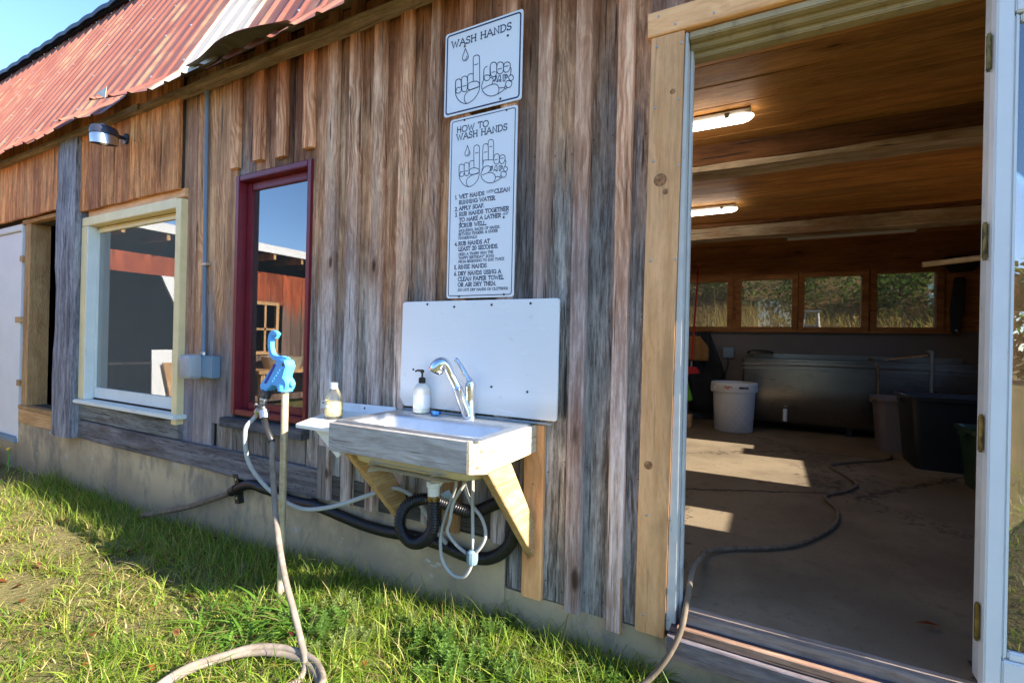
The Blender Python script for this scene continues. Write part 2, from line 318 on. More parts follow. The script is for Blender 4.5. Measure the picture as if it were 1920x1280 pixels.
DRAW1=[[(-1.2379,2.2517),(-1.2395,2.2473),(-1.2419,2.2409),(-1.2444,2.2345),(-1.2473,2.2284),(-1.2504,2.2222),(-1.2523,2.2165),(-1.2525,2.2115),(-1.2514,2.207),(-1.2496,2.2032),(-1.2469,2.2001),(-1.2434,2.1978),(-1.2397,2.1964),(-1.2357,2.1957),(-1.2315,2.196),(-1.2277,2.1976),(-1.2244,2.2008),(-1.2215,2.2054),(-1.2203,2.2107),(-1.2216,2.2166),(-1.2245,2.2233),(-1.2277,2.2301),(-1.2313,2.2379),(-1.2352,2.246),(-1.2379,2.2517)],[(-1.2288,2.2154),(-1.2284,2.2133),(-1.2279,2.2103),(-1.228,2.2077),(-1.2292,2.2056),(-1.231,2.2039),(-1.233,2.2027),(-1.2351,2.2022),(-1.2374,2.2023),(-1.239,2.2025)],[(-1.1908,2.0937),(-1.1911,2.0978),(-1.1915,2.1041),(-1.1919,2.1138),(-1.1924,2.1289),(-1.1928,2.1474),(-1.1933,2.1639),(-1.1939,2.1769),(-1.1945,2.1879),(-1.1941,2.1964),(-1.1926,2.2016),(-1.1902,2.2042),(-1.187,2.2057),(-1.183,2.2066),(-1.1783,2.2065),(-1.1738,2.2055),(-1.1699,2.2038),(-1.1662,2.2012),(-1.1634,2.1983),(-1.1621,2.1966),(-1.1616,2.1946),(-1.1611,2.1879),(-1.1604,2.1743),(-1.1598,2.1562),(-1.1591,2.1355),(-1.1582,2.1104),(-1.1572,2.0829),(-1.1572,2.0611),(-1.1583,2.0494),(-1.1603,2.0435),(-1.1635,2.0378),(-1.1681,2.0304),(-1.174,2.0231),(-1.1805,2.0169),(-1.1879,2.0118),(-1.1959,2.0076),(-1.2037,2.0045),(-1.2108,2.0025),(-1.2176,2.0014),(-1.2245,2.0015),(-1.2315,2.0027),(-1.2386,2.0051),(-1.2457,2.0086),(-1.2532,2.0134),(-1.2607,2.0195),(-1.2674,2.0259),(-1.2731,2.0326),(-1.278,2.0398),(-1.2818,2.0467),(-1.2841,2.0523),(-1.2854,2.0577),(-1.2863,2.0655),(-1.2871,2.0785),(-1.2875,2.0939),(-1.2874,2.1063),(-1.2869,2.1131),(-1.2859,2.1168),(-1.2838,2.1194),(-1.2799,2.1216),(-1.2749,2.1226),(-1.2701,2.1225),(-1.2654,2.1207),(-1.2609,2.1179),(-1.2578,2.1158)],[(-1.1868,2.1652),(-1.1684,2.165)],[(-1.2874,2.1063),(-1.2866,2.1133),(-1.2848,2.1175),(-1.2823,2.1203),(-1.2787,2.1223),(-1.2744,2.123),(-1.2701,2.1225),(-1.2658,2.1211),(-1.2616,2.1186),(-1.2583,2.1147),(-1.2567,2.1088),(-1.256,2.1016),(-1.2556,2.0939),(-1.255,2.0852),(-1.2545,2.076),(-1.2549,2.0685),(-1.2566,2.0637),(-1.2592,2.0607),(-1.2623,2.0588),(-1.2661,2.0578),(-1.2704,2.058),(-1.2745,2.059),(-1.278,2.0601),(-1.2813,2.0621),(-1.2839,2.0675),(-1.2858,2.0791),(-1.2871,2.0941),(-1.2874,2.1063)],[(-1.2553,2.1139),(-1.2547,2.1207),(-1.253,2.1236),(-1.2504,2.1254),(-1.2465,2.127),(-1.2416,2.1276),(-1.2369,2.1271),(-1.2327,2.1257),(-1.2287,2.1231),(-1.2256,2.1194),(-1.2239,2.1147),(-1.2232,2.1087),(-1.2227,2.1012),(-1.2222,2.0906),(-1.2219,2.0784),(-1.2224,2.0686),(-1.2239,2.0629),(-1.2262,2.0595),(-1.229,2.0576),(-1.2327,2.0569),(-1.237,2.0576),(-1.2411,2.0591),(-1.2447,2.06),(-1.2482,2.0617),(-1.251,2.0676),(-1.2532,2.0815),(-1.2547,2.0997),(-1.2553,2.1139)],[(-1.2212,2.1009),(-1.2217,2.1051),(-1.2222,2.111),(-1.2225,2.1162),(-1.2225,2.1196),(-1.2222,2.1223),(-1.2213,2.1246),(-1.2195,2.1266),(-1.217,2.1281),(-1.2145,2.1292),(-1.2124,2.1301),(-1.2101,2.1305),(-1.2072,2.1304),(-1.2026,2.1294),(-1.1974,2.1278),(-1.1937,2.1267)],[(-1.2472,2.0836),(-1.2282,2.083)],[(-1.2795,2.0741),(-1.2796,2.0766),(-1.2796,2.0801),(-1.2788,2.0828),(-1.2767,2.0839),(-1.2738,2.0842),(-1.2706,2.0842),(-1.2666,2.0838),(-1.2623,2.0831),(-1.2593,2.0826)],[(-1.2191,2.0779),(-1.2191,2.0813),(-1.2189,2.0846),(-1.2173,2.0874),(-1.2138,2.0896),(-1.209,2.0912),(-1.2031,2.0921),(-1.1956,2.0924),(-1.1871,2.092),(-1.1795,2.091),(-1.1736,2.0892),(-1.1687,2.0866),(-1.1647,2.0838),(-1.1618,2.0807),(-1.1598,2.0772),(-1.1587,2.0737),(-1.1575,2.0703),(-1.1572,2.0669),(-1.1599,2.0642),(-1.1672,2.0624),(-1.1776,2.0614),(-1.1875,2.0606),(-1.1963,2.0598),(-1.2046,2.0593),(-1.2112,2.0598),(-1.2152,2.0617),(-1.2174,2.0646),(-1.2188,2.0678),(-1.2196,2.071),(-1.2194,2.0745),(-1.2191,2.0779)],[(-1.1641,2.0614),(-1.1702,2.0609),(-1.1788,2.0601),(-1.1875,2.0594),(-1.1956,2.059),(-1.2037,2.0586),(-1.2111,2.0573),(-1.2178,2.0547),(-1.2238,2.0513),(-1.2287,2.0475),(-1.2325,2.0435),(-1.2352,2.0391),(-1.2368,2.0343),(-1.2374,2.0285),(-1.2369,2.0223),(-1.2354,2.0164),(-1.2321,2.0107),(-1.2277,2.0053),(-1.2245,2.0015)],[(-1.1373,2.0859),(-1.1374,2.0957),(-1.1375,2.1092),(-1.1374,2.1203),(-1.1371,2.1265),(-1.1367,2.1303),(-1.1357,2.1334),(-1.1338,2.1364),(-1.1313,2.1386),(-1.1287,2.1403),(-1.1256,2.1412),(-1.1224,2.1416),(-1.1202,2.1418)],[(-1.1058,2.1358),(-1.1057,2.1302),(-1.1055,2.1224),(-1.1052,2.1149),(-1.1049,2.1082),(-1.1045,2.1019),(-1.1042,2.0976)],[(-1.1347,2.0951),(-1.1341,2.0985),(-1.1328,2.1017),(-1.1306,2.104),(-1.1273,2.1047),(-1.1232,2.1045),(-1.1191,2.1036),(-1.115,2.1025),(-1.1108,2.1007),(-1.1076,2.0984),(-1.1056,2.0952),(-1.1045,2.0914),(-1.1045,2.0879),(-1.1059,2.0847),(-1.1084,2.0818),(-1.1114,2.0798),(-1.115,2.0789),(-1.119,2.0789),(-1.1228,2.0796),(-1.1261,2.0811),(-1.1291,2.0833),(-1.1316,2.0858),(-1.1333,2.0887),(-1.1344,2.092),(-1.1347,2.0951)],[(-1.1044,2.1391),(-1.103,2.1444),(-1.1007,2.1482),(-1.0977,2.1508),(-1.0938,2.152),(-1.0893,2.152),(-1.085,2.1512),(-1.0812,2.1495),(-1.0777,2.147),(-1.075,2.1438),(-1.0734,2.1405),(-1.0725,2.1366),(-1.0719,2.1309),(-1.0714,2.1218),(-1.0712,2.1108),(-1.0717,2.1018),(-1.0731,2.0962),(-1.0751,2.0925),(-1.0778,2.09),(-1.0812,2.0885),(-1.0851,2.0883),(-1.089,2.0891),(-1.0929,2.0909),(-1.0967,2.0939),(-1.0997,2.0977),(-1.1015,2.1024),(-1.1025,2.108),(-1.1032,2.1144),(-1.1041,2.1225),(-1.1047,2.1315),(-1.1044,2.1391)],[(-1.0705,2.133),(-1.0695,2.1373),(-1.0678,2.1411),(-1.0652,2.1437),(-1.0611,2.1447),(-1.0561,2.1445),(-1.0514,2.1433),(-1.0471,2.1414),(-1.043,2.1385),(-1.0401,2.1349),(-1.0387,2.1305),(-1.0384,2.1254),(-1.0383,2.1201),(-1.038,2.1144),(-1.0378,2.1084),(-1.0385,2.1033),(-1.0402,2.0994),(-1.0428,2.0964),(-1.0459,2.0943),(-1.0498,2.0931),(-1.0542,2.0929),(-1.0584,2.0938),(-1.0622,2.096),(-1.0657,2.0994),(-1.0684,2.1034),(-1.0699,2.1081),(-1.0706,2.1134),(-1.071,2.1186),(-1.0713,2.1236),(-1.0712,2.1285),(-1.0705,2.133)],[(-1.037,2.1222),(-1.036,2.1271),(-1.0344,2.1312),(-1.0318,2.1341),(-1.0278,2.1354),(-1.0229,2.1355),(-1.0182,2.1346),(-1.014,2.1328),(-1.01,2.1301),(-1.0071,2.1266),(-1.0054,2.1221),(-1.0048,2.1168),(-1.0048,2.1117),(-1.0056,2.1069),(-1.007,2.1023),(-1.0091,2.0985),(-1.0118,2.0956),(-1.015,2.0936),(-1.0185,2.0924),(-1.0221,2.0921),(-1.026,2.0926),(-1.0294,2.0939),(-1.0323,2.0959),(-1.0348,2.0988),(-1.0365,2.1028),(-1.0374,2.1088),(-1.0375,2.1159),(-1.037,2.1222)],[(-1.0952,2.1088),(-1.0797,2.1091)],[(-1.0645,2.1151),(-1.0465,2.1149)],[(-1.0323,2.1191),(-1.0142,2.1174)],[(-1.0039,2.1079),(-1.0028,2.1064),(-1.0012,2.1041),(-1.0002,2.101),(-1.0003,2.0969),(-1.0009,2.092),(-1.0015,2.0871),(-1.002,2.0819),(-1.0026,2.0768),(-1.003,2.0732)],[(-1.011,2.0679),(-1.0101,2.071),(-1.0082,2.0735),(-1.0058,2.075),(-1.0029,2.0755),(-0.9995,2.0752),(-0.9963,2.0739),(-0.9932,2.0715),(-0.9904,2.0682),(-0.9885,2.0649),(-0.9878,2.0616),(-0.988,2.0583),(-0.9891,2.0555),(-0.9911,2.0533),(-0.994,2.0515),(-0.997,2.0508),(-1.0003,2.0512),(-1.0037,2.0526),(-1.0066,2.055),(-1.0088,2.0588),(-1.0105,2.0637),(-1.011,2.0679)],[(-1.0254,2.0451),(-1.0244,2.0484),(-1.0226,2.0514),(-1.0202,2.0534),(-1.017,2.0542),(-1.0132,2.0541),(-1.0093,2.0532),(-1.0049,2.0513),(-1.0003,2.0485),(-0.9969,2.0455),(-0.9953,2.0424),(-0.9948,2.039),(-0.9953,2.0356),(-0.9966,2.0319),(-0.9989,2.028),(-1.0018,2.0252),(-1.0055,2.0239),(-1.0099,2.0237),(-1.014,2.0245),(-1.0177,2.0264),(-1.0212,2.0293),(-1.0237,2.0327),(-1.0251,2.0367),(-1.0257,2.0411),(-1.0254,2.0451)],[(-1.0306,2.0319),(-1.0293,2.0331),(-1.0272,2.0334),(-1.0251,2.033),(-1.0231,2.0316),(-1.0212,2.0293),(-1.02,2.0271),(-1.02,2.0247),(-1.0208,2.0223),(-1.0221,2.0208),(-1.0239,2.0207),(-1.0262,2.0214),(-1.0281,2.0229),(-1.0295,2.0257),(-1.0305,2.0292),(-1.0306,2.0319)],[(-1.1373,2.0859),(-1.1393,2.0826),(-1.142,2.0778),(-1.1442,2.0728),(-1.1454,2.0683),(-1.1461,2.0636),(-1.1461,2.0585),(-1.1455,2.0527),(-1.1442,2.0464),(-1.1418,2.0403),(-1.1382,2.0346),(-1.1336,2.029),(-1.1285,2.0238),(-1.123,2.0191),(-1.1172,2.0149),(-1.111,2.0114),(-1.1047,2.0087),(-1.0982,2.0068),(-1.091,2.0057),(-1.0829,2.0055),(-1.0742,2.0062),(-1.0659,2.0074),(-1.0581,2.0093),(-1.0506,2.0118),(-1.0439,2.0145),(-1.0376,2.0175),(-1.032,2.0207),(-1.0281,2.0229)],[(-1.1031,2.0888),(-1.0998,2.0876),(-1.0953,2.0858),(-1.0917,2.0836),(-1.0898,2.081),(-1.0888,2.078),(-1.0886,2.0744),(-1.0894,2.0698),(-1.091,2.0647),(-1.0925,2.0607),(-1.0936,2.0588),(-1.0946,2.0581),(-1.0952,2.0577)],[(-1.1392,2.0483),(-1.1337,2.0501),(-1.1258,2.0525),(-1.1178,2.0544),(-1.1103,2.0556),(-1.1026,2.0563),(-1.0952,2.0565),(-1.0881,2.0562),(-1.0813,2.0554),(-1.0754,2.0538),(-1.0708,2.0514),(-1.0671,2.0483),(-1.064,2.0444),(-1.0614,2.0395),(-1.0593,2.0338),(-1.0581,2.0286),(-1.0577,2.0242),(-1.0582,2.0203),(-1.0591,2.0168),(-1.0608,2.0134),(-1.0629,2.0104),(-1.0645,2.0083)],[(-1.0576,2.0328),(-1.0305,2.028)],[(-1.0805,2.087),(-1.0713,2.088),(-1.0732,2.0756),(-1.08,2.067),(-1.0877,2.0722)],[(-1.0763,2.086),(-1.0774,2.0766),(-1.0829,2.0718)],[(-1.0701,2.0628),(-1.0582,2.0877),(-1.0526,2.0863),(-1.0492,2.059),(-1.0547,2.0603),(-1.0558,2.0678),(-1.0619,2.0681),(-1.0645,2.0609),(-1.0701,2.0628)],[(-1.0381,2.0576),(-1.0388,2.0842),(-1.0237,2.0829),(-1.0167,2.0765),(-1.0178,2.0684),(-1.0287,2.0662),(-1.0298,2.0561),(-1.0381,2.0576)],[(-1.0312,2.0788),(-1.0241,2.077),(-1.0247,2.0717),(-1.0311,2.0727)]]
DRAW2=[[(-1.2148,1.814),(-1.2158,1.8094),(-1.2172,1.8029),(-1.219,1.7968),(-1.2217,1.7919),(-1.2248,1.7875),(-1.2268,1.7832),(-1.2272,1.7787),(-1.2264,1.7745),(-1.2247,1.7709),(-1.222,1.768),(-1.2183,1.7659),(-1.2146,1.7647),(-1.2106,1.7646),(-1.2065,1.7655),(-1.2033,1.7674),(-1.2012,1.7703),(-1.2,1.7743),(-1.2,1.7787),(-1.2018,1.7836),(-1.2047,1.7891),(-1.2076,1.7948),(-1.2103,1.8017),(-1.213,1.8089),(-1.2148,1.814)],[(-1.2062,1.7827),(-1.2056,1.7811),(-1.205,1.7788),(-1.2049,1.7766),(-1.206,1.7746),(-1.2076,1.7727),(-1.2094,1.7713),(-1.2113,1.7706),(-1.2133,1.7703),(-1.2147,1.7701)],[(-1.177,1.7069),(-1.1774,1.7157),(-1.178,1.7285),(-1.1786,1.7426),(-1.1793,1.7589),(-1.1798,1.7765),(-1.1799,1.7902),(-1.1795,1.7974),(-1.1786,1.8007),(-1.1768,1.8029),(-1.1734,1.805),(-1.169,1.806),(-1.1646,1.8058),(-1.1604,1.8045),(-1.1562,1.802),(-1.153,1.7988),(-1.1514,1.7971),(-1.1509,1.7946),(-1.1505,1.7852),(-1.1499,1.7629),(-1.1495,1.7336),(-1.1492,1.7086),(-1.1488,1.6924),(-1.1487,1.6806),(-1.1495,1.6705),(-1.1515,1.6617),(-1.1544,1.6546),(-1.1586,1.6482),(-1.1645,1.6419),(-1.1716,1.6363),(-1.1792,1.6319),(-1.187,1.6287),(-1.1953,1.6269),(-1.2037,1.6268),(-1.2123,1.6291),(-1.221,1.6333),(-1.229,1.6385),(-1.2361,1.6451),(-1.2424,1.6528),(-1.2476,1.6606),(-1.2512,1.6674),(-1.2537,1.6743),(-1.2554,1.6827),(-1.2565,1.6951),(-1.2569,1.7091),(-1.2572,1.719)],[(-1.1717,1.7705),(-1.1567,1.7715)],[(-1.2572,1.722),(-1.2565,1.7272),(-1.2552,1.73),(-1.2532,1.7319),(-1.2501,1.7333),(-1.2462,1.7337),(-1.2424,1.7333),(-1.2384,1.7321),(-1.2344,1.7301),(-1.2314,1.7271),(-1.2301,1.7231),(-1.2299,1.7182),(-1.2299,1.7119),(-1.2296,1.7031),(-1.2294,1.693),(-1.2302,1.6851),(-1.2325,1.6807),(-1.2356,1.6784),(-1.239,1.6773),(-1.2427,1.6773),(-1.2466,1.6784),(-1.2499,1.6804),(-1.2524,1.6829),(-1.2543,1.6862),(-1.2557,1.6917),(-1.2567,1.7012),(-1.2573,1.7128),(-1.2572,1.722)],[(-1.2295,1.7238),(-1.2287,1.7291),(-1.2272,1.7327),(-1.2252,1.7351),(-1.2224,1.7366),(-1.219,1.737),(-1.2156,1.7366),(-1.2121,1.7355),(-1.2085,1.7337),(-1.2058,1.7306),(-1.2043,1.7263),(-1.2035,1.7208),(-1.2032,1.7139),(-1.2031,1.7041),(-1.2034,1.693),(-1.2046,1.6843),(-1.207,1.6799),(-1.2104,1.6779),(-1.214,1.6773),(-1.2177,1.6779),(-1.2217,1.6799),(-1.2248,1.6828),(-1.2266,1.6863),(-1.2277,1.6908),(-1.2284,1.6968),(-1.2292,1.7054),(-1.2296,1.7155),(-1.2295,1.7238)],[(-1.2019,1.7166),(-1.2022,1.7207),(-1.2026,1.7265),(-1.2023,1.7315),(-1.2009,1.735),(-1.1988,1.7376),(-1.1961,1.7395),(-1.1928,1.7404),(-1.189,1.7405),(-1.1856,1.7402),(-1.1827,1.7392),(-1.1802,1.7378),(-1.1785,1.7367)],[(-1.2242,1.6985),(-1.2092,1.6993)],[(-1.2502,1.6909),(-1.2502,1.6931),(-1.2501,1.6961),(-1.2493,1.6983),(-1.2477,1.6993),(-1.2455,1.6996),(-1.2432,1.6995),(-1.2406,1.6991),(-1.2379,1.6984),(-1.236,1.6979)],[(-1.202,1.6958),(-1.2014,1.6991),(-1.1998,1.7018),(-1.1969,1.704),(-1.1925,1.7056),(-1.187,1.7066),(-1.1812,1.707),(-1.1753,1.7064),(-1.1691,1.7052),(-1.1636,1.7034),(-1.1587,1.7012),(-1.1543,1.6986),(-1.1512,1.6957),(-1.1498,1.6922),(-1.1497,1.6884),(-1.1506,1.6853),(-1.1523,1.6833),(-1.1551,1.6819),(-1.1595,1.6807),(-1.1669,1.6795),(-1.1759,1.6785),(-1.1839,1.6784),(-1.1898,1.6792),(-1.1946,1.6809),(-1.1982,1.6834),(-1.2005,1.6872),(-1.2018,1.6917),(-1.202,1.6958)],[(-1.156,1.6787),(-1.1635,1.6785),(-1.174,1.6781),(-1.1839,1.6769),(-1.1918,1.6746),(-1.1989,1.6715),(-1.2048,1.668),(-1.2095,1.6644),(-1.213,1.6605),(-1.2152,1.6561),(-1.216,1.6507),(-1.2155,1.6449),(-1.214,1.6395),(-1.2109,1.6345),(-1.2067,1.63),(-1.2037,1.6268)],[(-1.1295,1.6939),(-1.1304,1.7044),(-1.1317,1.7196),(-1.1327,1.7353),(-1.1331,1.7517),(-1.1331,1.7686),(-1.1329,1.7822),(-1.1324,1.7906),(-1.1317,1.7956),(-1.1299,1.7992),(-1.1265,1.802),(-1.1222,1.8034),(-1.118,1.8036),(-1.1142,1.8026),(-1.1105,1.8004),(-1.1077,1.7968),(-1.1062,1.7923),(-1.1056,1.7864),(-1.1051,1.7775),(-1.1046,1.7622),(-1.1041,1.7439),(-1.1039,1.7308)],[(-1.1039,1.7308),(-1.1043,1.7435),(-1.105,1.7615),(-1.1055,1.7775),(-1.1059,1.7893),(-1.1062,1.7991),(-1.1059,1.8067),(-1.105,1.8116),(-1.1035,1.8143),(-1.1014,1.8161),(-1.0982,1.8174),(-1.0944,1.8177),(-1.0906,1.8171),(-1.0868,1.8156),(-1.0831,1.8132),(-1.0803,1.8094),(-1.0791,1.8056),(-1.0788,1.8004),(-1.0785,1.7903),(-1.0779,1.77),(-1.0772,1.7447),(-1.0768,1.7265)],[(-1.1256,1.7663),(-1.112,1.767)],[(-1.0989,1.786),(-1.0861,1.7867)],[(-1.1301,1.7174),(-1.1298,1.7211),(-1.1293,1.7263),(-1.1281,1.7302),(-1.127,1.7318),(-1.1253,1.7322),(-1.1196,1.7318),(-1.1058,1.7303),(-1.0881,1.7279),(-1.0755,1.7262)],[(-1.0757,1.7349),(-1.0749,1.7401),(-1.0733,1.7442),(-1.071,1.7472),(-1.0678,1.7491),(-1.0639,1.7499),(-1.0601,1.7497),(-1.0563,1.7485),(-1.0527,1.7463),(-1.05,1.7429),(-1.0486,1.7376),(-1.0481,1.7311),(-1.0482,1.7248),(-1.0484,1.7186),(-1.0492,1.7125),(-1.051,1.708),(-1.0545,1.7058),(-1.059,1.7051),(-1.0632,1.7056),(-1.0671,1.7068),(-1.0707,1.709),(-1.0734,1.7129),(-1.075,1.7195),(-1.0758,1.7278),(-1.0757,1.7349)],[(-1.0472,1.7246),(-1.0465,1.7297),(-1.0452,1.7346),(-1.0432,1.7383),(-1.0402,1.7403),(-1.0365,1.7411),(-1.0328,1.7409),(-1.0289,1.7398),(-1.0251,1.7378),(-1.0221,1.7349),(-1.0205,1.7311),(-1.0197,1.7265),(-1.0198,1.7217),(-1.0209,1.7164),(-1.0228,1.711),(-1.0253,1.7069),(-1.0288,1.7045),(-1.0329,1.7035),(-1.0367,1.7035),(-1.04,1.7046),(-1.0429,1.7068),(-1.0451,1.71),(-1.0465,1.7143),(-1.0472,1.7195),(-1.0472,1.7246)],[(-1.0694,1.7244),(-1.0571,1.7253)],[(-1.0413,1.726),(-1.0285,1.7268)],[(-1.0197,1.7174),(-1.0184,1.7152),(-1.0166,1.7119),(-1.0156,1.7082),(-1.0161,1.7037),(-1.0174,1.6986),(-1.0185,1.6944),(-1.0191,1.6913),(-1.0196,1.689),(-1.0199,1.6875)],[(-1.0253,1.6812),(-1.0245,1.6837),(-1.0233,1.6861),(-1.0216,1.6877),(-1.0191,1.6881),(-1.0162,1.6877),(-1.0134,1.6865),(-1.0107,1.6843),(-1.0081,1.6814),(-1.0067,1.6783),(-1.0067,1.675),(-1.0078,1.6715),(-1.0097,1.6688),(-1.0126,1.6675),(-1.0162,1.667),(-1.0194,1.6674),(-1.0218,1.669),(-1.0238,1.6715),(-1.0251,1.674),(-1.0258,1.6764),(-1.0258,1.6788),(-1.0253,1.6812)],[(-1.0389,1.6603),(-1.0383,1.6636),(-1.0366,1.6664),(-1.0342,1.6682),(-1.0307,1.6689),(-1.0266,1.6687),(-1.0227,1.6679),(-1.0192,1.6666),(-1.0161,1.6647),(-1.0137,1.6623),(-1.0124,1.6592),(-1.0119,1.6556),(-1.0125,1.6522),(-1.0143,1.6487),(-1.017,1.6453),(-1.0204,1.6433),(-1.0247,1.6431),(-1.0296,1.6443),(-1.0336,1.6466),(-1.0363,1.6506),(-1.0382,1.6558),(-1.0389,1.6603)],[(-1.0435,1.6495),(-1.0424,1.6508),(-1.0405,1.6517),(-1.0387,1.6517),(-1.0367,1.65),(-1.0347,1.6475),(-1.0336,1.6452),(-1.0339,1.6435),(-1.0352,1.6421),(-1.0367,1.6414),(-1.0386,1.6415),(-1.0408,1.6423),(-1.0424,1.6436),(-1.0433,1.6454),(-1.0438,1.6477),(-1.0435,1.6495)],[(-1.1295,1.6939),(-1.1317,1.6912),(-1.1347,1.6873),(-1.1371,1.6833),(-1.1386,1.6798),(-1.1395,1.6762),(-1.1396,1.672),(-1.1388,1.6667),(-1.1372,1.6608),(-1.1346,1.6551),(-1.131,1.6498),(-1.1263,1.6447),(-1.1205,1.64),(-1.1132,1.6355),(-1.1048,1.6314),(-1.0964,1.6286),(-1.0884,1.6277),(-1.0805,1.6281),(-1.0729,1.6291),(-1.0658,1.6307),(-1.0591,1.6328),(-1.0531,1.635),(-1.0478,1.6375),(-1.0432,1.64),(-1.0401,1.6418)],[(-1.1357,1.6934),(-1.1326,1.6957),(-1.1282,1.6991),(-1.1239,1.7018),(-1.12,1.7035),(-1.1161,1.7045),(-1.112,1.705),(-1.1074,1.7047),(-1.1025,1.7037),(-1.0984,1.7023),(-1.0952,1.7005),(-1.0928,1.6983),(-1.0914,1.6954),(-1.0916,1.6914),(-1.0928,1.6868),(-1.0945,1.6829),(-1.0967,1.6801),(-1.0992,1.678),(-1.1011,1.6766)],[(-1.1333,1.6681),(-1.1283,1.6694),(-1.1214,1.6712),(-1.1146,1.6727),(-1.1088,1.6738),(-1.1032,1.6745),(-1.0976,1.6746),(-1.0918,1.674),(-1.086,1.6728),(-1.0807,1.6707),(-1.076,1.6674),(-1.0718,1.6633),(-1.0687,1.6588),(-1.0667,1.6541),(-1.0658,1.649),(-1.066,1.644),(-1.0678,1.639),(-1.0708,1.634),(-1.0729,1.6306)],[(-1.0662,1.6518),(-1.0435,1.6486)],[(-1.0909,1.6988),(-1.0808,1.7002),(-1.0818,1.6882),(-1.0877,1.6804),(-1.0939,1.6842)],[(-1.0861,1.6975),(-1.0872,1.689),(-1.0912,1.6853)],[(-1.0759,1.6786),(-1.0664,1.6989),(-1.0597,1.6978),(-1.0574,1.6745),(-1.0634,1.6754),(-1.0643,1.6827),(-1.0693,1.682),(-1.0759,1.6786)],[(-1.0475,1.6744),(-1.0487,1.6962),(-1.0365,1.6957),(-1.0308,1.6891),(-1.0328,1.6809),(-1.041,1.6792),(-1.0415,1.6736),(-1.0475,1.6744)],[(-1.042,1.6908),(-1.037,1.6901),(-1.0372,1.6852),(-1.0418,1.6854)]]
# ---------------------------------------------------------------- materials
GREY, GREYD = (.60, .565, .525), (.125, .102, .086)
M = {}
M['siding'] = wood('weathered_siding', (.92, .57, .335), (.43, .205, .098), weather_shade=(GREY, GREYD, .80, 1.6), top=((.48, .185, .075), 1.95, 2.35, .85), bstr=1.0, knots=.5, patch=.75)
M['batten'] = wood('weathered_batten', (.86, .58, .38), (.45, .23, .125), weather_shade=((.66, .60, .565), (.28, .205, .175), .75, 1.7), top=((.50, .20, .08), 2.1, 2.5, .8), patch=.45, ring=.8, bstr=.8, knots=.35)
M['amber'] = wood('brown_siding', (.84, .37, .145), (.45, .145, .05), ring=.45, knots=.6, patch=.7, bstr=.45, blotch=((.12, .05, .022), .55))
M['greypost'] = wood('grey_post_wood', (.34, .33, .35), (.11, .105, .12), ring=.35, bstr=.9, blotch=((.05, .05, .06), .6))
M['mixed'] = wood('tan_weathered_boards', (.72, .43, .24), (.38, .19, .10), weather_shade=((.33, .32, .34), (.16, .15, .16), .5, 1.0), ring=.7, bstr=.7, knots=.4)
M['greybeam'] = wood('grey_beam_wood', (.235, .225, .215), (.10, .093, .09), axis='x', ring=.4, bstr=.6, blotch=((.12, .085, .055), .5))
M['greyshort'] = wood('grey_brown_boards', (.27, .235, .20), (.13, .105, .085), ring=.6, bstr=.6)
M['pine'] = wood('new_pine', (.92, .50, .23), (.74, .37, .15), knot=(.20, .075, .025), ring=.3, knots=.18, patch=.3, bstr=.2, rough=.65, grain=.3, blotch=((.40, .21, .085), .5))
M['pine_x'] = wood('new_pine_level', (.90, .49, .225), (.72, .36, .145), axis='x', knot=(.20, .075, .025), ring=.3, knots=.2, patch=.3, bstr=.12, rough=.6, grain=.15)
M['fir'] = wood('fir_framing', (.52, .33, .16), (.40, .22, .09), knot=(.2, .09, .03), ring=.35, knots=.4, bstr=.2, grain=.3)
M['fir_x'] = wood('fir_framing_level', (.55, .36, .18), (.42, .24, .10), axis='x', knot=(.2, .09, .03), ring=.35, knots=.4, bstr=.2, grain=.3)
M['brace'] = wood('brace_lumber', (.56, .38, .19), (.45, .26, .105), axis='y', ring=.3, knots=.3, bstr=.2, grain=.3)
M['apron'] = wood('sink_apron_wood', (.58, .535, .48), (.38, .34, .295), axis='x', ring=.3, bstr=.6, knots=.7, grain=1.0, blotch=((.26, .23, .20), .5))
M['apron_y'] = wood('sink_apron_side_wood', (.66, .54, .38), (.50, .38, .24), axis='y', ring=.3, bstr=.4, knots=.4, grain=.6)
M['ceil'] = wood('ceiling_plank_wood', (.64, .31, .095), (.45, .195, .052), axis='x', flat='z', ring=.35, knots=.45, bstr=.3, rough=.6, grain=.5, blotch=((.24, .085, .025), .45))
M['beam'] = wood('rough_beam', (.26, .11, .04), (.14, .055, .02), axis='x', ring=.3, bstr=.8)
M['beamedge'] = wood('peeling_whitewash', (.58, .46, .32), (.40, .29, .18), axis='x', ring=.2, bstr=.8, blotch=((.30, .135, .05), .95))
M['inwood'] = wood('interior_cladding', (.36, .15, .045), (.24, .085, .022), axis='x', ring=.3, bstr=.2, rough=.6)
M['step'] = wood('threshold_wood', (.33, .285, .245), (.19, .16, .135), axis='x', flat='z', spec=.04, rough=.95, ring=.3, bstr=.6)
M['stepold'] = wood('old_threshold_beam', (.24, .18, .15), (.10, .085, .09), axis='x', spec=.04, rough=.95, ring=.3, bstr=1.0, blotch=((.40, .36, .40), .8))
M['redwood'] = wood('barn_red_boards', (.42, .10, .035), (.26, .055, .02), weather_shade=((.20, .15, .12), (.10, .07, .055), 1.25, 1.75), ring=.3, bstr=.5)  # lower boards darkened: the shade on them is put into the colour
M['nailer'] = wood('eave_board_wood', (.33, .25, .165), (.20, .14, .085), axis='x', ring=.3, bstr=.7, blotch=((.12, .09, .06), .6))
M['jambhead'] = paint('dirty_cream_jamb', (.40, .31, .165), .5, .1, ((.2, .14, .07), .55, .5))
M['cream'] = paint('cream_paint', (.84, .66, .34), .45, .06, ((.45, .36, .22), .62, .5))
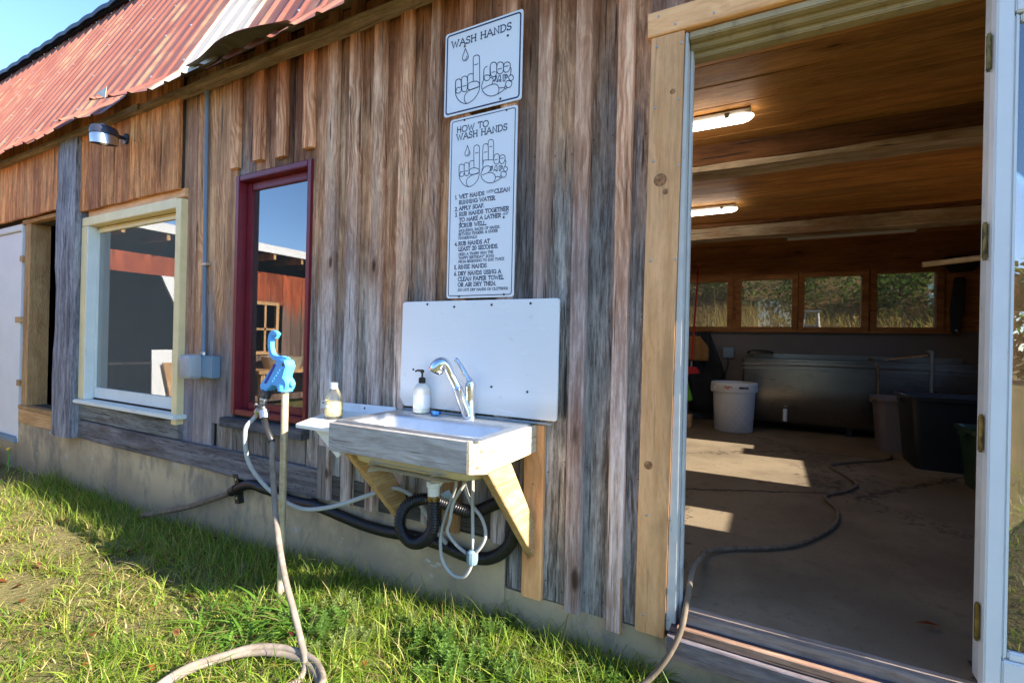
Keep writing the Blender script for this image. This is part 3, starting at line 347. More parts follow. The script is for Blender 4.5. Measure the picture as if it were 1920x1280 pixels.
M['palegreen'] = paint('pale_sash_paint', (.74, .74, .66), .45, .05, ((.4, .4, .34), .62, .45))
M['redpaint'] = paint('oxblood_window_paint', (.165, .014, .022), .38, .12)
M['whitepaint'] = paint('white_door_paint', (.74, .74, .73), .42, .03, ((.38, .36, .33), .66, .5))
M['jamb'] = paint('weathered_white_jamb', (.62, .60, .55), .5, .06, ((.20, .17, .13), .60, .7), scale=14)
M['brass'] = paint('old_brass', (.24, .16, .05), .42, .3, ((.05, .035, .015), .48, .9), metal=.8, scale=30)
M['knot'] = paint('pine_knot', (.36, .16, .06), .7, .45, ((.12, .05, .02), .5, .7), scale=70)
M['screw'] = paint('dark_screw', (.03, .03, .035), .4, .1)
M['screwlight'] = paint('zinc_screw', (.45, .45, .46), .35, .1, metal=.8)
M['signwhite'] = paint('white_sign_panel', (.80, .81, .82), .32, .015)
M['signink'] = paint('dark_blue_ink', (.018, .032, .085), .45, .1)
M['signinkpale'] = paint('pale_blue_ink', (.20, .25, .34), .45, .1)
M['hdpe'] = paint('white_plastic_board', (.80, .81, .82), .30, .02, ((.60, .60, .58), .54, .45), scale=3)
def mk_splash():
    s = NT('scuffed_white_plastic'); v = s.coords(); z = s.posz()
    w1 = s.step(s.noise(s.map(v, (.45, 1, 2.6)), 6.0, 5.0, .65, 1.6), .54, .70); w2 = s.step(s.noise(v, 26.0, 5.0, .7), .62, .72)
    col = s.mix(s.math('MULTIPLY', w1, .30), (.82, .82, .82), (.66, .675, .69)); col = s.mix(s.math('MULTIPLY', w2, .35), col, (.55, .53, .49))
    low = s.math('SUBTRACT', 1.0, s.step(s.math('ADD', z, s.math('MULTIPLY', s.math('SUBTRACT', w1, .5), .05)), .625, .70))
    col = s.mix(s.math('MULTIPLY', low, .45), col, (.50, .46, .39))
    s.bsdf(col, s.math('ADD', .22, s.math('MULTIPLY', w1, .25)), spec=.45); return s.m
M['splash'] = mk_splash()
M['steel'] = steel('sink_steel', (.70, .70, .69), .42, 60)
M['chrome'] = steel('chrome', (.72, .73, .75), .13, 20, dirt=.15)
M['galv'] = paint('weathered_standpipe', (.50, .42, .29), .36, .2, ((.30, .19, .09), .55, .6), metal=.35, scale=14)
M['tank'] = steel('tank_steel', (.30, .285, .265), .30, 50, (.05, 1, 1), .5)
M['cream_coat'] = paint('cream_undercoat', (.60, .49, .28), .75, .08, bump=.2)
M['blue'] = paint('hydrant_blue_enamel', (.10, .42, .82), .34, .08, ((.04, .16, .42), .6, .5), scale=18)
M['blued'] = paint('deep_blue_slot', (.012, .035, .25), .5, .1)
M['darkmetal'] = paint('dark_fitting', (.045, .043, .042), .35, .2, metal=.5)
M['nickel'] = steel('grey_fitting', (.48, .47, .46), .34, 25, dirt=.5)
M['hosetan'] = paint('dusty_hose_rubber', (.21, .165, .128), .8, .18, ((.34, .275, .215), .50, .6), scale=12)
M['hosedark'] = paint('dark_hose_rubber', (.135, .098, .066), .8, .15, ((.22, .165, .11), .48, .7), scale=14)
M['hosegrey'] = paint('grey_supply_hose', (.40, .39, .36), .5, .08)
M['drainblack'] = paint('black_drain_plastic', (.012, .012, .014), .34, .2)
M['pvcwhite'] = paint('white_pvc', (.78, .78, .76), .4, .03)
M['pvcgrey'] = paint('grey_plastic', (.22, .26, .28), .45, .08)
M['conduit'] = paint('grey_conduit', (.15, .20, .26), .5, .08)
M['boxgrey'] = paint('grey_box_plastic', (.17, .25, .31), .5, .06)
M['black'] = paint('black_plastic', (.014, .014, .016), .4, .15)
M['lampdark'] = paint('dark_lamp_housing', (.03, .032, .05), .4, .1)
M['soap'] = paint('cloudy_soap_bottle', (.82, .76, .64), .35, .04, Subsurface_Weight=.4)
M['soaplabel'] = paint('white_label', (.85, .85, .83), .5, .02)
M['yellowlabel'] = paint('yellow_label', (.58, .48, .24), .45, .3, ((.22, .15, .07), .5, .6), scale=40)
M['clear'] = glass('clear_bottle', (.93, .93, .90), 1.5, .10, .3)
M['redplastic'] = paint('red_plastic', (.42, .012, .015), .4, .08)
M['greenplastic'] = paint('lime_plastic', (.12, .42, .03), .45, .08)
M['greentote'] = paint('dark_green_plastic', (.022, .05, .024), .35, .1)
M['greytub'] = paint('grey_tub_plastic', (.17, .13, .12), .5, .08)
M['binwhite'] = paint('white_bin_plastic', (.62, .61, .60), .45, .04, ((.30, .27, .25), .60, .5), scale=10)
M['orange'] = paint('orange_handle', (.75, .26, .02), .4, .05)
M['cloth'] = paint('dark_apron_cloth', (.016, .017, .022), .85, .2)
M['ochre'] = paint('ochre_cloth', (.26, .12, .035), .85, .15)
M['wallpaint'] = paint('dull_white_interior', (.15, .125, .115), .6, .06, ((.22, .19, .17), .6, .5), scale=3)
M['darkwall'] = paint('dark_backing', (.06, .045, .035), .9, .2)
M['shelfwhite'] = paint('white_shelf_board', (.78, .76, .68), .4, .04, ((.5, .45, .36), .66, .4))
M['sticker'] = paint('blue_white_sticker', (.45, .62, .75), .4, .1)
M['flower'] = paint('yellow_petals', (.75, .42, .02), .6, .2)
M['panehazy'] = glass('hazy_window_glass', ior=2.3, dust=.13, wav=.012)
M['pane'] = glass('window_glass', ior=2.6, dust=.03, wav=.012)
M['bubble'] = paint('hazy_cover_plastic', (.34, .34, .335), .35, .1, ((.5, .48, .42), .55, .4))
M['tank2'] = steel('lamp_reflector', (.50, .51, .53), .38, 20, dirt=.3)
M['panedirty'] = glass('dusty_glass', (.66, .64, .58), 1.6, .26, .02)
M['led'] = emit('led_diffuser', (1.0, .93, .82), 4.6)
def mk_roof(name, c1, c2, c3):
    s = NT(name); v = s.coords()
    a = s.noise(s.map(v, (1, .12, .12)), 10.0, 6.0, .65); b = s.noise(v, 3.0, 5.0, .6)
    col = s.mix(s.step(a, .38, .66), c1, c2); col = s.mix(s.math('MULTIPLY', s.step(b, .50, .72), .75), col, c3)
    s.bsdf(col, .55, 0.0, .35, bump=a, bstr=.1, bdist=.002); return s.m
M['roofred'] = mk_roof('rusty_red_roofing', (.205, .068, .045), (.28, .11, .072), (.37, .205, .112))
M['roofwhite'] = mk_roof('bare_galvanised_roofing', (.50, .42, .33), (.60, .53, .45), (.36, .19, .09))
M['roofunder'] = mk_roof('roofing_underside', (.17, .145, .105), (.22, .19, .14), (.14, .10, .065))
M['roofdark'] = paint('blue_black_roofing', (.03, .04, .065), .5, .15)
def mk_concrete(name, c1, c2, stain, spec=.2):
    s = NT(name); v = s.n('TexCoord').outputs['Object']
    a = s.noise(v, 2.2, 6.0, .62); b = s.noise(v, 26.0, 6.0, .7); c = s.noise(s.map(v, (1, 1, .4), (5, 3, 1)), 6.0, 6.0, .72)
    col = s.mix(s.step(a, .34, .66), c1, c2); col = s.mix(s.math('MULTIPLY', s.step(c, .47, .66), .85), col, stain)
    col = s.mix(s.math('MULTIPLY', s.step(b, .62, .75), .35), col, tuple(x*.45 for x in c1))
    pl = s.step(s.noise(s.map(v, (1, 1, 1.4), (11, 2, 7)), 3.4, 5.0, .65), .62, .66)
    col = s.mix(s.math('MULTIPLY', pl, .7), col, (.48, .47, .44))
    zz = s.math('ADD', s.posz(), s.math('MULTIPLY', s.math('SUBTRACT', a, .5), .35))
    col = s.mix(s.math('MULTIPLY', s.math('SUBTRACT', 1.0, s.step(zz, -.38, -.06)), .66), col, (.135, .125, .092))
    h = s.math('ADD', s.math('MULTIPLY', b, .4), s.math('MULTIPLY', pl, .3))
    s.bsdf(col, .9, 0.0, spec, bump=h, bstr=.6, bdist=.006); return s.m
M['concrete'] = mk_concrete('old_concrete', (.56, .42, .25), (.33, .255, .165), (.22, .19, .145))
def mk_floor():
    s = NT('dirty_concrete_floor'); v = s.n('TexCoord').outputs['Object']
    a = s.noise(v, 1.6, 6.0, .62); b = s.noise(v, 60.0, 5.0, .65); c = s.noise(v, 14.0, 5.0, .65)
    col = s.mix(s.step(a, .35, .65), (.215, .165, .105), (.145, .108, .068))
    col = s.mix(s.math('MULTIPLY', s.step(c, .56, .70), .55), col, (.11, .08, .06)); col = s.mix(s.math('MULTIPLY', s.step(b, .60, .68), .6), col, (.07, .05, .04))
    cr_ = s.n('TexVoronoi', feature='DISTANCE_TO_EDGE'); s.put(cr_.inputs[0], s.vmath('ADD', v, s.vmath('MULTIPLY', c, (.5, .5, .5)))); cr_.inputs['Scale'].default_value = .55
    ck = s.math('SUBTRACT', 1.0, s.step(cr_.outputs[0], .004, .012)); col = s.mix(s.math('MULTIPLY', ck, .8), col, (.03, .024, .02))
    s.bsdf(col, .8, 0.0, .25, bump=s.math('SUBTRACT', s.math('MULTIPLY', b, .5), ck), bstr=.5, bdist=.005); return s.m
M['floor'] = mk_floor()
def mk_ground():
    s = NT('soil_and_thatch'); v = s.n('TexCoord').outputs['Object']
    a = s.noise(v, 2.0, 6.0, .65); b = s.noise(v, 45.0, 4.0, .65); c = s.noise(v, .25, 4.0, .6)
    col = s.mix(s.step(a, .38, .62), (.085, .075, .026), (.17, .125, .058)); col = s.mix(s.step(b, .35, .7), col, (.25, .20, .09))
    col = s.mix(s.math('MULTIPLY', s.step(c, .4, .6), .4), col, (.06, .085, .02))
    s.bsdf(col, .95, 0.0, .1, bump=b, bstr=.8, bdist=.02); return s.m
M['ground'] = mk_ground()
def mk_hill():
    s = NT('leaf_littered_bank'); v = s.n('TexCoord').outputs['Object']
    a = s.noise(v, 1.4, 6.0, .65); b = s.noise(v, 22.0, 4.0, .65)
    col = s.mix(s.step(a, .38, .62), (.16, .10, .045), (.08, .075, .025)); col = s.mix(s.step(b, .45, .7), col, (.30, .17, .075))
    s.bsdf(col, .95, 0.0, .1, bump=b, bstr=1.0, bdist=.05); return s.m
M['hill'] = mk_hill()
def mk_leaf(name, trans=.48, rough=.5, tr_tint=(1.25, 1.3, .7)):
    s = NT(name); at = s.n('Attribute'); at.attribute_name = 'tint'
    b = s.n('BsdfPrincipled'); s.put(b.inputs['Base Color'], at.outputs['Color']); b.inputs['Roughness'].default_value = rough; b.inputs['Specular IOR Level'].default_value = .35
    t = s.n('BsdfTranslucent'); s.put(t.inputs[0], s.mix(1.0, at.outputs['Color'], tr_tint, 'MULTIPLY'))
    mx = s.n('MixShader'); mx.inputs[0].default_value = trans
    s.t.links.new(b.outputs[0], mx.inputs[1]); s.t.links.new(t.outputs[0], mx.inputs[2]); s.t.links.new(mx.outputs[0], s.out.inputs[0]); return s.m
M['leaf'] = mk_leaf('leaf_blades')
def tint_mesh(name, V, F, C, mat, kind='stuff', smooth=False):
    """numpy mesh: V (n,3), F (m,k) one polygon size, C (n,3) colours per vertex"""
    me = bpy.data.meshes.new(name); n, (m, k) = len(V), F.shape
    me.vertices.add(n); me.vertices.foreach_set('co', V.astype(np.float32).ravel())
    me.loops.add(m*k); me.loops.foreach_set('vertex_index', F.astype(np.int32).ravel())
    me.polygons.add(m); me.polygons.foreach_set('loop_start', np.arange(0, m*k, k, dtype=np.int32)); me.polygons.foreach_set('loop_total', np.full(m, k, dtype=np.int32))
    ca = me.color_attributes.new('tint', 'FLOAT_COLOR', 'POINT'); ca.data.foreach_set('color', np.concatenate([C, np.ones((n, 1))], 1).astype(np.float32).ravel())
    me.materials.append(mat); me.update(calc_edges=True); me.validate()
    o = bpy.data.objects.new(name, me); COL.objects.link(o)
    if kind: o['kind'] = kind
    return o
# ================================================================ ground
def gz(x, y):
    x = np.asarray(x, float); y = np.asarray(y, float)
    t = np.clip((x+3.4)/2.6, 0, 1); t = t*t*(3-2*t)
    z = -.375 + .105*t + .018*np.sin(x*2.1+.7)*np.cos(y*2.6) + .010*np.sin(x*5.3+y*4.1)
    far = np.clip((-y-2.5)/6, 0, 1); return z*(1-far) + (-.42)*far
def ground_sheet():
    xs = np.concatenate([[-700, -200, -60, -25], np.arange(-14, 4.01, .2), [6, 10, 25, 60, 200, 700]])
    ys = np.concatenate([[-700, -200, -60, -25, -14, -10, -8], np.arange(-6, .3, .2), [.5]])
    X, Y = np.meshgrid(xs, ys); Zz = gz(X, Y); V = np.stack([X, Y, Zz], -1).reshape(-1, 3); nx, ny = len(xs), len(ys)
    mb = MB(); mb.v = V.tolist(); mb.f = [(j*nx+i, j*nx+i+1, (j+1)*nx+i+1, (j+1)*nx+i) for j in range(ny-1) for i in range(nx-1)]; mb.mi = [0]*len(mb.f)
    obj('ground', mb, M['ground'], smooth=True, kind='structure', fix=False)
    # rising bank behind the barn
    xs = np.concatenate([[-700, -120, -40], np.arange(-14, 14.1, .5), [40, 120, 700]]); ys = np.array([.5, 4, 5.3, 5.8, 6.4, 7, 7.6, 8.2, 9, 10, 11, 13, 18, 40, 120, 700])
    hz = np.interp(ys, [.5, 5.3, 6.4, 8, 11, 18, 40, 120, 700], [-.4, -.3, .35, 1.25, 2.2, 3.6, 6, 9, 12])
    X, Y = np.meshgrid(xs, ys); Zz = hz[:, None] + .10*np.sin(X*1.7+Y)*(Y > 5.5); V = np.stack([X, Y, Zz], -1).reshape(-1, 3); nx, ny = len(xs), len(ys)
    mb = MB(); mb.v = V.tolist(); mb.f = [(j*nx+i, j*nx+i+1, (j+1)*nx+i+1, (j+1)*nx+i) for j in range(ny-1) for i in range(nx-1)]; mb.mi = [0]*len(mb.f)
    obj('hill', mb, M['hill'], smooth=True, kind='structure', fix=False)
ground_sheet()
obj('floor', MB().box(-1.68, 2.0, .138, 5.0, -.12, 0.0).box(-.262, .544, .014, .138, -.12, 0.0), M['floor'], kind='structure')
box('store_room_floor', -13.0, -1.80, .14, 5.0, -.12, -.02, M['floor'], kind='structure')

# ================================================================ the barn
barn = thing('barn', 'long weathered board-and-batten barn with rusty metal roof and open doorway', 'barn', (-5.5, 2.5, -.4))
# foundation
mb = MB().box(-13, -6.32, .0, .14, -.75, -.125).box(-6.32, -1.0, -.004, .14, -.75, .072).box(-1.0, 2.15, .004, .14, -.75, -.125).box(-13, 2.15, 5.0, 5.14, -.75, 1.0).box(2.0, 2.15, .14, 5.0, -.75, .1).box(-13, -12.86, .14, 5.0, -.75, .1)
obj('foundation', mb, M['concrete'], barn)
# stud walls behind the boards (openings left for windows and doors)
holes = [(-.30, .56, -.12, 2.07), (-2.95, -2.29, .47, 1.93), (-4.92, -3.54, .42, 1.86), (-6.14, -5.40, .245, 1.95), (-7.3, -6.34, -.12, 1.94)]
obj('front_stud_wall', wall_holes(-13, 2.15, -.12, 2.72, .034, .136, holes), M['darkwall'], barn)
RW = [(-1.014, -.521, 1.204, 1.79), (-.358, .204, 1.204, 1.80), (.333, .904, 1.204, 1.81), (1.044, 1.57, 1.204, 1.82)]
back_holes = [(a-.012, b+.012, c-.012, d+.012) for a, b, c, d in RW]
obj('back_wall', wall_holes(-13, 2.15, .0, 2.72, 5.02, 5.14, back_holes), M['darkwall'], barn)
side_holes = [(2.03, 3.44, .91, 2.02), (.88, 1.20, 1.16, 1.95)]
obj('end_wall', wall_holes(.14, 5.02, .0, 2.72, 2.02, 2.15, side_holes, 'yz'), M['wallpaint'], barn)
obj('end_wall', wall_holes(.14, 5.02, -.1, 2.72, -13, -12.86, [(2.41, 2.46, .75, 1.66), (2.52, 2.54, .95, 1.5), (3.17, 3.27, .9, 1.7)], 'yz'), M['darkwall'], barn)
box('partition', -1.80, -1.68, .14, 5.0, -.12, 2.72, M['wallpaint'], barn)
# gable infill on both ends
for x0, x1 in ((2.03, 2.14), (-12.99, -12.88)):
    obj('gable_panel', MB().prism([(.03, 2.725), (1.03, 4.85), (2.55, 5.55), (4.07, 4.85), (5.1, 2.725)], x0, x1, 'yz'), M['amber'], barn)

BY = 2.70      # top of the boards, up under the eave
def T(*c): return tuple(c) + ((1.0,) if len(c) == 3 else ())
def brd(x0, x1, z0, z1, m, tint=None, y=0.0, th=.024, name='siding_plank', **kw):
    g = .0032; return board(name, x0+g, x1-g, z0, z1, y, y+th, M[m], barn, 'z', tint=tint, **kw)
# left section: brown planks standing proud above the store windows
k = .973
A = [-6.957, -6.647, -6.343, -5.948, -5.717, -5.494, -5.34, -5.184, -5.015, -4.784, -4.566, -4.334, -4.1, -3.88, -3.652]
xs = [-13.0]
while xs[-1] < -6.957*k-.32: xs.append(xs[-1] + random.choice((.2, .22, .26, .24)))
xs = xs[:-1] + [a*k for a in A]
for a, b in zip(xs[:-1], xs[1:]):
    if b-a < .06: continue
    v = random.uniform(.72, 1.18); zb = 1.995 if a < -5.36 else 1.925
    brd(a, b, zb + random.uniform(-.004, .004), BY, 'amber', T(v, v*random.uniform(.93, 1.04), v*random.uniform(.86, 1.02)), y=-.05)
box('furring', -13, -5.0, -.023, .030, 2.02, 2.70, M['darkwall'], barn)
box('furring', -5.0, -3.57, -.023, .030, 1.95, 2.70, M['darkwall'], barn)
# outer wall low boards far to the left, beyond the white door
for i in range(24):
    a = -13.0 + i*.2365; brd(a, a+.2365, -.11, 2.0, 'amber', y=.004)
# tall grey post
R = []
for i in range(15):
    z = .078 + i*(2.535-.078)/14; j = [random.uniform(-.007, .007) for _ in range(4)]
    R.append([(-5.335+j[0], -.085+j[1], z), (-5.17+j[2], -.098+j[3], z), (-5.0+j[0], -.08+j[1], z), (-4.995+j[2], .03, z), (-5.345+j[3], .03, z)])
obj('corner_post', MB().rings(R), M['greypost'], barn, smooth=.6, label='thick dark grey weathered post')
# middle section
brd(-3.585, -3.415, .222, BY, 'mixed', T(.86, .84, .92, 1.15)); brd(-3.415, -3.19, .215, BY, 'mixed', T(1.05, .98, .9, .75)); brd(-3.19, -2.97, .375, BY, 'mixed', T(1.12, 1.04, .95, .7))
board('batten', -3.055*.988, -2.972*.988, 1.985, BY, -.026, .0, M['batten'], barn, tint=T(1.05, .85, .68, 1.4))
# boards above the red window
for a, b, t in ((-2.97, -2.80, (.62, .66, .74, .2)), (-2.80, -2.61, (.55, .48, .46, 1.5)), (-2.61, -2.45, (.34, .30, .30, 1.2)), (-2.45, -2.285, (.42, .34, .32, 1.2))):
    brd(a, b, 1.945, BY, 'siding', t, y=.004)
for a, b in ((-2.824, -2.736), (-2.611, -2.524), (-2.375, -2.291)):
    board('batten', a*.988, b*.988, 1.995 + random.uniform(-.01, .01), BY, -.026, .002, M['batten'], barn, tint=T(1.1, .84, .66, 1.5))
# main run of boards and battens
BT = [(-2.184, -2.105), (-2.012, -1.937), (-1.835, -1.762), (-1.655, -1.587), (-1.468, -1.414), (-1.304, -1.236), (-1.075, -1.0), (-.894, -.832), (-.725, -.663), (-.55, -.491)]
btint = [(1.0, .97, .95, .85), (1.02, .97, .93, .8), (1.0, .95, .9, .95), (1.08, .98, .88, 1.0), (.95, .93, .92, .9), (.95, .78, .66, 1.5), (.98, .92, .90, .75), (.95, .90, .89, .7), (1.0, .92, .90, .7), (1.12, .98, .90, 1.0)]
ed = [-2.285] + [(a+b)/2*.99 for a, b in BT] + [-.405]
ptint = [(1.05, .98, .92, .95), (.95, .98, 1.0, .9), (1.0, .95, .88, 1.05), (1.05, .93, .84, 1.15), (.92, .9, .88, .95), (1.0, .9, .8, 1.1), (.72, .72, .74, .35), (.70, .68, .67, .35), (1.0, 1.0, .97, .6), (.70, .70, .69, .35), (.88, .86, .85, .5)]
for i in range(len(ed)-1):
    zb = .065 if ed[i+1] < -.96 else -.122
    if ed[i] < -1.0 < ed[i+1]:
        brd(ed[i], -1.005, .066, BY, 'siding', ptint[i]); continue
    brd(ed[i], ed[i+1], zb + random.uniform(-.006, .006), BY, 'siding', ptint[i], y=random.uniform(0, .006))
brd(-1.003, ed[8], -.115, BY, 'siding', (.62, .62, .64, .35), y=.001)
for i, (a, b) in enumerate(BT):
    zb = .075 if a < -.96 else -.126
    if i == 9: zb = -.150
    if i in (5, 7): zb = .62
    board('batten', a*.984, b*.984, zb, BY, -.033 + random.uniform(-.004, .003), .0, M['batten'], barn, tint=btint[i], n=6, wob=.0025)
# splinter peeled off the last batten
obj('splinter', MB().prism([(-.487, .06), (-.4835, .06), (-.481, -.155), (-.4865, -.158)], -.032, -.0265), M['fir'], barn)
# right of the door, behind the folded-back leaf
xx = .66
while xx < 2.1:
    b = min(xx + random.choice((.16, .2, .18)), 2.15); brd(xx, b, -.12, BY, 'siding', T(.7, .7, .72, .5), y=.006); xx = b
for a in (-.43, -.25, -.07, .11, .29, .47): brd(a, a+.18, 2.175, BY, 'siding', T(.6, .62, .75, .3), y=.002)
# level boards under the windows
board('sill_beam', .232, .352, -5.0, -3.52, -.028, .02, M['greybeam'], barn, 'x', n=6, tint=T(.95, 1.0, .98))
board('sill_beam', .076, .226, -4.99, -2.135, -.034, .02, M['greybeam'], barn, 'x', n=8, wob=.003, tint=T(.84, .80, .84))
board('sill_beam', .068, .20, -2.125, -1.0, -.002, .0225, M['greybeam'], barn, 'x', tint=T(.6, .55, .5))
xs = [-3.13, -2.96, -2.80, -2.63, -2.46, -2.285]
for i, (a, b) in enumerate(zip(xs[:-1], xs[1:])): brd(a, b, .229, .374, 'greyshort', T(*[random.uniform(.75, 1.1)]*3), y=-.004, n=3)
board('window_ledge', .376, .432, -3.02, -2.262, -.052, .03, M['greybeam'], barn, 'x', tint=T(.62, .62, .68))
brd(-2.155, -2.088, .078, .36, 'greyshort', T(.85, .82, .82), y=-.034, th=.030, name='cleat')
# framed opening on the far left
F = barn
board('door_post', -6.26, -6.137, .245, 1.95, -.006, .14, M['fir'], F, 'z', tint=T(.95, .9, .85))
board('door_post', -5.43, -5.355, .245, 1.95, -.0, .14, M['fir'], F, 'z')
board('opening_head', 1.952, 1.99, -6.30, -5.345, -.015, .14, M['fir_x'], F, 'x', tint=T(.9, .75, .65))
board('opening_sill', .206, .243, -6.29, -5.35, -.02, .145, M['fir_x'], F, 'x', tint=T(.9, .85, .8))
board('opening_sill', .076, .203, -6.29, -5.35, -.014, .0, M['fir_x'], F, 'x', tint=T(1.1, 1.02, .95))
for z, l in ((1.60, .05), (1.02, .13), (.42, .06)): box('shim', -6.28-l, -6.262, -.02, .02, z, z+.055, M['fir_x'], F)
wd = obj('white_door', MB().box(-7.27, -6.345, .012, .05, -.08, 1.90), M['whitepaint'], F, bevel=.003)
box('door_trim', -7.33, -6.318, -.010, .03, 1.905, 1.965, M['whitepaint'], F, bevel=.006)
box('door_trim', -6.342, -6.318, -.008, .03, -.12, 1.902, M['whitepaint'], F)
box('door_sill', -7.33, -6.325, -.03, .05, -.122, -.083, M['boxgrey'], F)
# ---- pale wooden picture window
w = bpy.data.objects.new('picture_window', None); COL.objects.link(w); w.parent = barn; w['label'] = 'cream framed single pane window'
w.location = Vector((-4.25, .0, .4)) - barn.location
def wb(n, *a, m='cream', bv=.003, **kw): return box(n, *a, M[m], w, bevel=bv, **kw)
wb('casing', -4.985, -4.90, -.042, .03, .402, 1.80); wb('casing', -3.585, -3.518, -.044, .03, .33, 1.86); wb('casing', -4.985, -3.588, -.040, .03, 1.803, 1.872)
board('head_board', 1.876, 1.935, -4.93, -3.52, -.020, .03, M['pine_x'], w, 'x')
wb('jamb', -4.9185, -4.8985, .032, .09, .42, 1.85, m='palegreen'); wb('jamb', -4.8975, -3.588, .031, .09, 1.785, 1.802)
wb('sash', -4.8965, -4.868, .022, .055, .415, 1.782, m='palegreen'); wb('sash', -3.62, -3.588, .022, .055, .415, 1.782, m='palegreen')
wb('sash', -4.866, -3.622, .020, .055, .415, .496, m='palegreen'); wb('sash', -4.866, -3.622, .022, .055, 1.755, 1.782, m='cream')
wb('sash', -4.866, -3.622, .012, .02, .415, .425, m='palegreen')
wb('jamb', -4.8985, -4.875, -.039, .021, .402, 1.80, m='palegreen', bv=.001)
wb('pane', -4.866, -3.622, .036, .042, .497, 1.754, m='panehazy', bv=0)
wb('sill', -4.97, -3.475, -.082, .02, .372, .400, m='palegreen', bv=.006)
# ---- red window
w = bpy.data.objects.new('red_window', None); COL.objects.link(w); w.parent = barn; w['label'] = 'tall narrow window in dark red frame'
w.location = Vector((-2.62, .0, .45)) - barn.location
def rb(n, *a, m='redpaint', bv=.004): return box(n, *a, M[m], w, bevel=bv)
rb('frame', -2.968, -2.932, -.014, .10, .452, 1.937); rb('frame', -2.309, -2.274, -.014, .10, .452, 1.937)
rb('frame', -2.930, -2.311, -.012, .10, 1.902, 1.936); rb('frame', -2.930, -2.311, -.012, .10, .453, .486)
rb('sash', -2.930, -2.882, .040, .085, .488, 1.900); rb('sash', -2.372, -2.311, .040, .085, .488, 1.900)
rb('sash', -2.880, -2.374, .041, .085, 1.852, 1.900); rb('sash', -2.880, -2.374, .041, .085, .488, .530)
rb('pane', -2.880, -2.374, .056, .062, .531, 1.851, m='pane', bv=0)
# ---- doorway
R = []
for i in range(7):
    k_ = i/6; z = -.115 + 2.188*k_; a = -.430 + .0135*k_ + random.uniform(-.001, .001); b = -.3225 + .0235*k_ + random.uniform(-.001, .001)
    R.append([(a, .03, z), (a, -.031, z), (a+.003, -.034, z), (b-.003, -.034, z), (b, -.031, z), (b, .03, z)])
obj('door_casing', MB().rings(R), M['pine'], barn, label='knotty yellow pine casing board')
board('door_casing', 2.076, 2.168, -.428, 1.70, -.038, .03, M['pine_x'], barn, 'x', n=6, wob=.001)
box('door_casing', .568, .66, -.010, .03, -.12, 2.073, M['pine'], barn)
j = obj('door_jamb', MB().add([(-.3205, -.022, -.09), (-.286, -.022, -.09), (-.286, .10, -.09), (-.3205, .10, -.09), (-.297, -.022, 2.07), (-.287, -.022, 2.07), (-.287, .10, 2.07), (-.297, .10, 2.07)], [(0, 3, 2, 1), (4, 5, 6, 7), (0, 1, 5, 4), (1, 2, 6, 5), (2, 3, 7, 6), (3, 0, 4, 7)]).box(-.2855, -.276, .03, .07, -.09, 2.055), M['jamb'], barn, bevel=.0025)
obj('door_jamb', MB().box(.545, .566, -.012, .10, -.10, 2.07).box(.537, .5445, .02, .07, -.10, 2.05), M['jamb'], barn, bevel=.0025)
obj('door_jamb', MB().box(-.2855, .5445, -.018, .018, 2.045, 2.072).box(-.2855, .5445, .019, .05, 2.028, 2.072).box(-.2855, .5445, .051, .10, 2.010, 2.072), M['jambhead'], barn, bevel=.004)
for z in (1.775, 1.25, .717, .195):
    h = obj('hinge', MB().box(.5420, .5448, -.016, .018, z-.045, z+.045).box(.518, .5445, -.0165, -.0135, z-.045, z+.045), M['brass'], barn)
    obj('hinge_barrel', MB().lathe([(.0065, -.047), (.0065, .047)], (.5155, -.036, z), 10).lathe([(.0045, -.053), (.0045, .053)], (.5155, -.036, z), 8), M['brass'], h, smooth=.7)
for x, z, r in ((-.372, 1.545, .024), (-.335, 1.86, .010), (-.392, .50, .016), (-.352, 1.50, .011)):
    obj('knot', MB().lathe([(r, 0), (r*.9, .0004), (r*.5, .0007)], (x, -.0342, z), 14, axis=(0, -1, 0)), M['knot'], barn, smooth=.5)
# threshold
board('threshold', -.05, .012, -.262, .544, .004, -.034, M['step'], barn, 'X', n=6, tint=T(1.1, 1.0, .93))
board('threshold', -.075, -.05, -.262, .66, -.030, -.06, M['stepold'], barn, 'X', n=6, tint=T(.4, .4, .5))
board('threshold', -.096, -.074, -.270, .66, -.026, -.055, M['step'], barn, 'X', n=6, tint=T(1.1, .78, .62))
board('threshold_beam', -.132, -.057, -.300, 2.0, -.118, .004, M['stepold'], barn, 'x', n=8, wob=.004)
# ---- folded-back glazed door
dl = bpy.data.objects.new('glazed_door', None); COL.objects.link(dl); dl.parent = barn; dl.location = Vector((.55, -.04, 0)) - barn.location; dl['label'] = 'white glazed door folded back against the wall'
def db(n, *a, m='whitepaint', bv=.004): return box(n, *a, M[m], dl, bevel=bv)
db('stile', .5235, .5595, -.062, -.018, -.09, 2.04); db('stile', 1.30, 1.40, -.062, -.018, -.09, 2.04)
db('rail', .561, 1.298, -.061, -.018, 1.86, 2.04); db('rail', .561, 1.298, -.061, -.018, -.09, .115)
db('glazing_bead', .561, .572, -.055, -.024, .117, 1.858); db('glazing_bead', 1.283, 1.298, -.055, -.024, .117, 1.858)
db('glazing_bead', .574, 1.281, -.055, -.024, 1.836, 1.858); db('glazing_bead', .574, 1.281, -.055, -.024, .117, .139)
db('pane', .574, 1.281, -.044, -.038, .141, 1.834, m='pane', bv=0)
